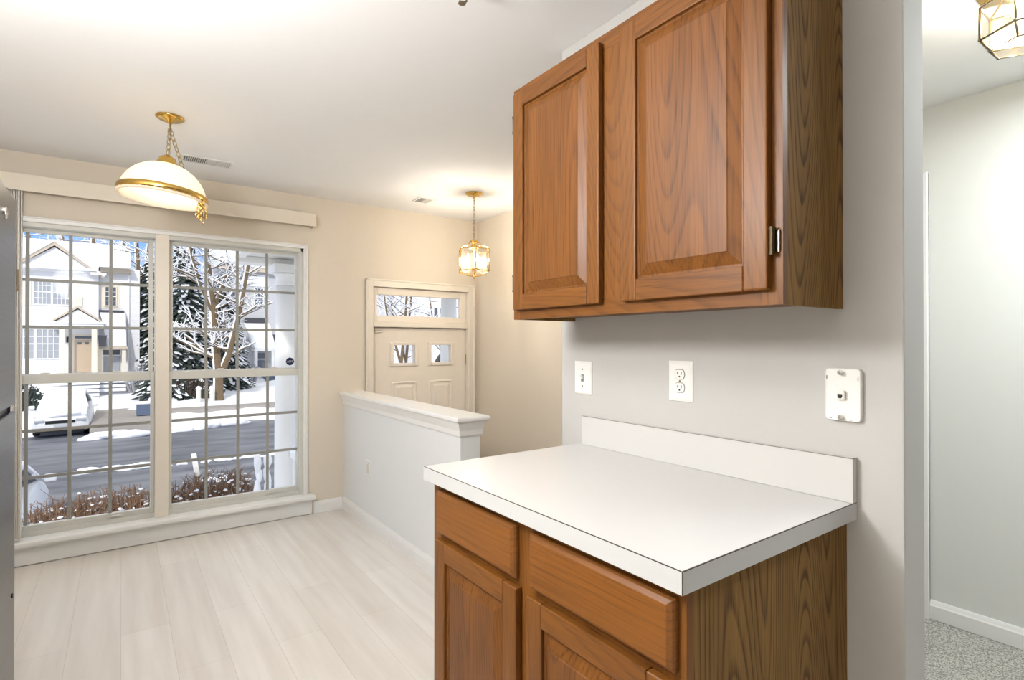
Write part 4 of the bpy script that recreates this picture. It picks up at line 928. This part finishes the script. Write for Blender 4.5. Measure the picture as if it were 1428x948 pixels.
def evergreen(label, x, y, H, Rb, seed, n=1500):
    q = random.Random(seed); t = thing('evergreen_tree', label, 'tree', (x, y, G))
    MB().tube([(x, y, G), (x, y, G + H * .9)], [.18, .03], 8).build('trunk', darkbark_m, t)
    nd, sn = MB(), MB()
    for k in range(n):
        u = q.random() ** 1.3; z = G + .3 + u * (H - .4); r = Rb * (1 - u) * q.uniform(.35, 1) + .08; a = q.uniform(0, 2 * PI)
        o = Vector((math.cos(a), math.sin(a), 0)); p = Vector((x, y, z)) + o * r
        L = q.uniform(.25, .5); side = Vector((-o.y, o.x, 0)) * q.uniform(.10, .2); tip = p + o * L + Vector((0, 0, -L * q.uniform(.3, .7)))
        v = [p - side, p + side, tip + side * .4, tip - side * .4]; dn = Vector((0, 0, -.05))
        nd.loft([v, [w_ + dn for w_ in v]])
        if q.random() < .42:
            upv = Vector((0, 0, .05)); sn.loft([[w_ + Vector((0, 0, .004)) for w_ in v], [w_ * .8 + tip * .1 + p * .1 + upv for w_ in v]])
    nd.build('needles', needle_m, t); sn.build('branch_snow', snow_m, t)
evergreen('tall snowy evergreen at the left of the right window', 3.0, 37, 9.6, 2.0, 1, 2600)
evergreen('snowy evergreen just right of the big bare trunk', 5.35, 39, 8.2, 1.5, 2, 1600)
evergreen('narrow snowy evergreen beside the townhouse corner', 1.55, 41, 9.0, 1.0, 3, 1500)
evergreen('short snowy evergreen behind the dark shrub bed', 2.1, 36, 5.0, 1.5, 4, 1300)

def shrub(name, label, x, y, z, rx, ry, h, seed, n, m, snow=.3, lean=.5, group=None, thick=.006):
    q = random.Random(seed); t = thing(name, label, 'shrub', (x, y, z), group)
    w_, s = MB(), MB()
    for k in range(n):
        bx, by = x + q.uniform(-rx, rx), y + q.uniform(-ry, ry)
        top_ = h * (1 - .35 * ((bx - x) / rx) ** 2) * q.uniform(.75, 1.05)
        p0 = Vector((bx * .7 + x * .3, by * .7 + y * .3, z)); p2 = Vector((bx + q.uniform(-lean, lean) * .2, by, z + top_))
        p1 = p0.lerp(p2, .5) + Vector((q.uniform(-.06, .06), q.uniform(-.06, .06), 0))
        w_.tube([p0, p1, p2], [thick * 1.4, thick, thick * .5], 4)
        for j_ in range(3):
            a = p1.lerp(p2, q.random()); w_.tube([a, a + Vector((q.uniform(-.12, .12), q.uniform(-.08, .08), q.uniform(.02, .12)))], [thick * .7, thick * .4], 3)
        if q.random() < snow:
            a = p1.lerp(p2, q.uniform(.2, 1)); r = q.uniform(.008, .024) * (1 if thick < .01 else 2.6); s.blob(a, r * 1.3, r, r * .8, k, 1, .2)
    w_.build('twigs', m, t); s.build('snow_clumps', snow_m, t, smooth=True); return t
twig_m = mat('brown_twigs', (128, 100, 78), 0.9, noise=0.35, nscale=30)
frost_m = mat('frosted_twigs', (176, 176, 180), 0.9, noise=0.4, nscale=20)
HL = ['brown hedge shrub at the left end below the parked vehicle', 'brown hedge shrub between the two left vertical window bars', 'brown hedge shrub with a dark fork in the middle of the left window', 'brown hedge shrub touching the centre window post on the left', 'dense brown hedge shrub around the white stake', 'dense brown hedge shrub at the right end of the row']
for i, (x, rx, h) in enumerate(((-0.62, .26, .72), (-0.25, .24, .78), (0.12, .24, .78), (0.45, .22, .76), (0.83, .24, .80), (1.18, .20, .80))):
    shrub('hedge_shrub', HL[i], x * 1.0 - 0.02, 7.7, -1.18, rx, .22, h, 60 + i, 150 if i < 4 else 210, twig_m, 0.55, group='hedge shrubs under the window')
shrub('frosted_shrub', 'round frosted grey shrub between the tree and the porch column', 7.0, 41, G + .85, .75, .6, 1.6, 70, 260, frost_m, .5, thick=.02)
shrub('frosted_shrub', 'wide frosted grey shrub beside the recessed townhouse steps', 1.1, 38.6, G + .4, .95, .6, 2.0, 71, 320, frost_m, .5, thick=.02)
shrub('frosted_shrub', 'dark green snow-topped shrub behind the buried white car', -3.9, 34, G + .3, .9, .6, 1.4, 72, 260, needle_m, .6, thick=.03)
shrub('frosted_shrub', 'dark brush under the evergreens left of the bare trunk', 2.9, 35.2, G + .3, 1.3, .5, 1.5, 73, 420, darkbark_m, .35, thick=.02)

# ---- small things outside
sk_ = thing('snow_stake', 'leaning white stake standing in the hedge', 'stake', (0.84, 7.9, -1.2))
MB().loft([[(0.87, 7.9, -1.2), (0.92, 7.9, -1.2), (0.92, 7.92, -1.2), (0.87, 7.92, -1.2)], [(0.71, 7.9, -0.135), (0.77, 7.9, -0.135), (0.77, 7.92, -0.135), (0.71, 7.92, -0.135)]]).build('stake_board', plate_m, sk_)
ub = thing('utility_box', 'blue-grey utility box with a snow cap by the driveway', 'utility box', (0.8, 29.2, G))
MB().box(0.53, 1.06, 29.0, 29.5, -1.95, -1.47).build('box_body', mat('utility_blue', (92, 106, 130), 0.6), ub)
MB().box(0.72, 0.86, 29.15, 29.35, G, -1.95).build('post', darkbark_m, ub)
MB().box(0.50, 1.09, 28.97, 29.53, -1.47, -1.36).build('snow_cap', snow_m, ub, bevel=.06, segs=3)
sg = thing('sign_post', 'thin dark post with a small cross board in the snowy lawn', 'sign post', (5.0, 36.6, G))
MB().tube([(5.0, 36.6, G + .3), (5.0, 36.6, G + 1.75)], .035, 6).build('post', darkbark_m, sg); MB().box(4.72, 5.02, 36.58, 36.62, G + 1.6, G + 1.72).build('board', darkbark_m, sg)
for i, x in enumerate((3.35, 3.98)):
    bo = thing('bollard', ['snow-capped pale bollard under the evergreens left of the trunk', 'snow-capped pale bollard beside the bare tree trunk'][i], 'bollard', (x, 33.4, G))
    MB().tube([(x, 33.4, G), (x, 33.4, G + 1.15)], .11, 10).build('post', mat('bollard_cream', (220, 218, 205), 0.7), bo); MB().blob((x, 33.4, G + 1.2), .14, .14, .14, amp=.05).build('snow_cap', snow_m, bo, smooth=True)
# ---- our own porch
porch_m = mat('porch_white', (240, 240, 238), 0.5)
def soffit():
    m, n, b = newmat('soffit'); t = n.nodes.new('ShaderNodeTexCoord'); s = n.nodes.new('ShaderNodeSeparateXYZ'); n.links.new(t.outputs['Object'], s.inputs[0])
    fr = math_n(n, 'FRACT', math_n(n, 'DIVIDE', s.outputs[1], 0.20)); ed = math_n(n, 'GREATER_THAN', fr, 0.94)
    n.links.new(mixc(n, ed, lin(232, 231, 226), lin(170, 168, 162)), b.inputs['Base Color']); return m
struct('porch_ceiling', MB().box(0.98, 4.6, 4.32, 6.30, 2.17, 2.25), soffit())
struct('porch_beam_trim', MB().box(0.93, 4.6, 6.12, 6.34, 2.10, 2.17).box(0.93, 1.02, 4.32, 6.12, 2.14, 2.26), porch_m, bevel=0.01)
struct('porch_roof', MB().prism([(4.32, 2.9), (4.32, 2.26), (6.4, 2.26)], 'X', 0.9, 4.7), snow_m)
struct('porch_deck', MB().box(1.2, 4.6, 4.32, 6.3, -0.82, -0.66), porch_m)
def column(x, y, label):
    c = thing('porch_column', label, 'column', (x, y, -0.66))
    MB().lathe([(.115, -.62), (.115, -.4), (.112, 0.4), (.105, 1.4), (.098, 1.885), (.0005, 1.886)], (x, y, 0), 40).build('shaft', porch_m, c, smooth=True)
    MB().lathe([(.0005, -.66), (.15, -.66), (.15, -.62), (.135, -.60), (.12, -.58), (.0005, -.58)], (x, y, 0), 40).build('base', porch_m, c)
    MB().lathe([(.100, 1.88), (.110, 1.885), (.110, 1.90), (.104, 1.91), (.104, 1.97), (.118, 1.985), (.132, 2.01), (.0005, 2.012)], (x, y, 0), 40).build('capital', porch_m, c, smooth=True)
    MB().box(x - .15, x + .15, y - .15, y + .15, 2.012, 2.10).build('abacus', porch_m, c, bevel=.006)
column(1.43, 6.12, 'round white porch column seen at the right of the window')
column(3.42, 6.12, 'round white porch column seen through the right of the transom')
rl = thing('porch_railing', 'white porch railing with square balusters and snow on its rail beside the column', 'railing', (1.62, 5.4, -0.66))
MB().box(1.52, 3.35, 6.10, 6.16, 0.10, 0.16).box(1.52, 3.35, 6.10, 6.16, -0.60, -0.55).box(1.44, 1.50, 4.34, 6.0, 0.06, 0.12).box(1.44, 1.50, 4.34, 6.0, -0.60, -0.55).build('rails', porch_m, rl)
for k in range(12): MB().box(1.62 + .14 * k, 1.655 + .14 * k, 6.11, 6.15, -0.55, 0.10).build('baluster', porch_m, rl)
for k in range(11): MB().box(1.455, 1.49, 4.48 + .14 * k, 4.515 + .14 * k, -0.55, 0.06).build('baluster', porch_m, rl)
s = MB()
for k in range(9): s.blob((1.47, 4.5 + .18 * k, 0.135), .05, .12, .035, k, 2, .2)
for k in range(9): s.blob((1.62 + .19 * k, 6.13, 0.175), .12, .05, .035, k, 2, .2)
s.build('rail_snow', snow_m, rl, smooth=True)
for i, (x, h, r) in enumerate(((1.275, 0.46, .048), (1.375, 0.42, .055))):
    pk = thing('snowy_shrub_stake', ['left of two lumpy snow-covered shrub tips by the porch column', 'right of two lumpy snow-covered shrub tips by the porch column'][i], 'snowy shrub', (x, 6.75, -1.1))
    b = MB()
    for k in range(7): b.blob((x + .012 * math.sin(3 * k + i), 6.75, -1.1 + .15 * k + .08), r * (1.15 - .08 * k), r, .11, k + 10 * i, 2, .25)
    b.build('snow_lump', snow_m, pk, smooth=True)
    MB().tube([(x, 6.75, -1.16), (x, 6.75, -0.9)], .01, 5).build('stem', darkbark_m, pk)
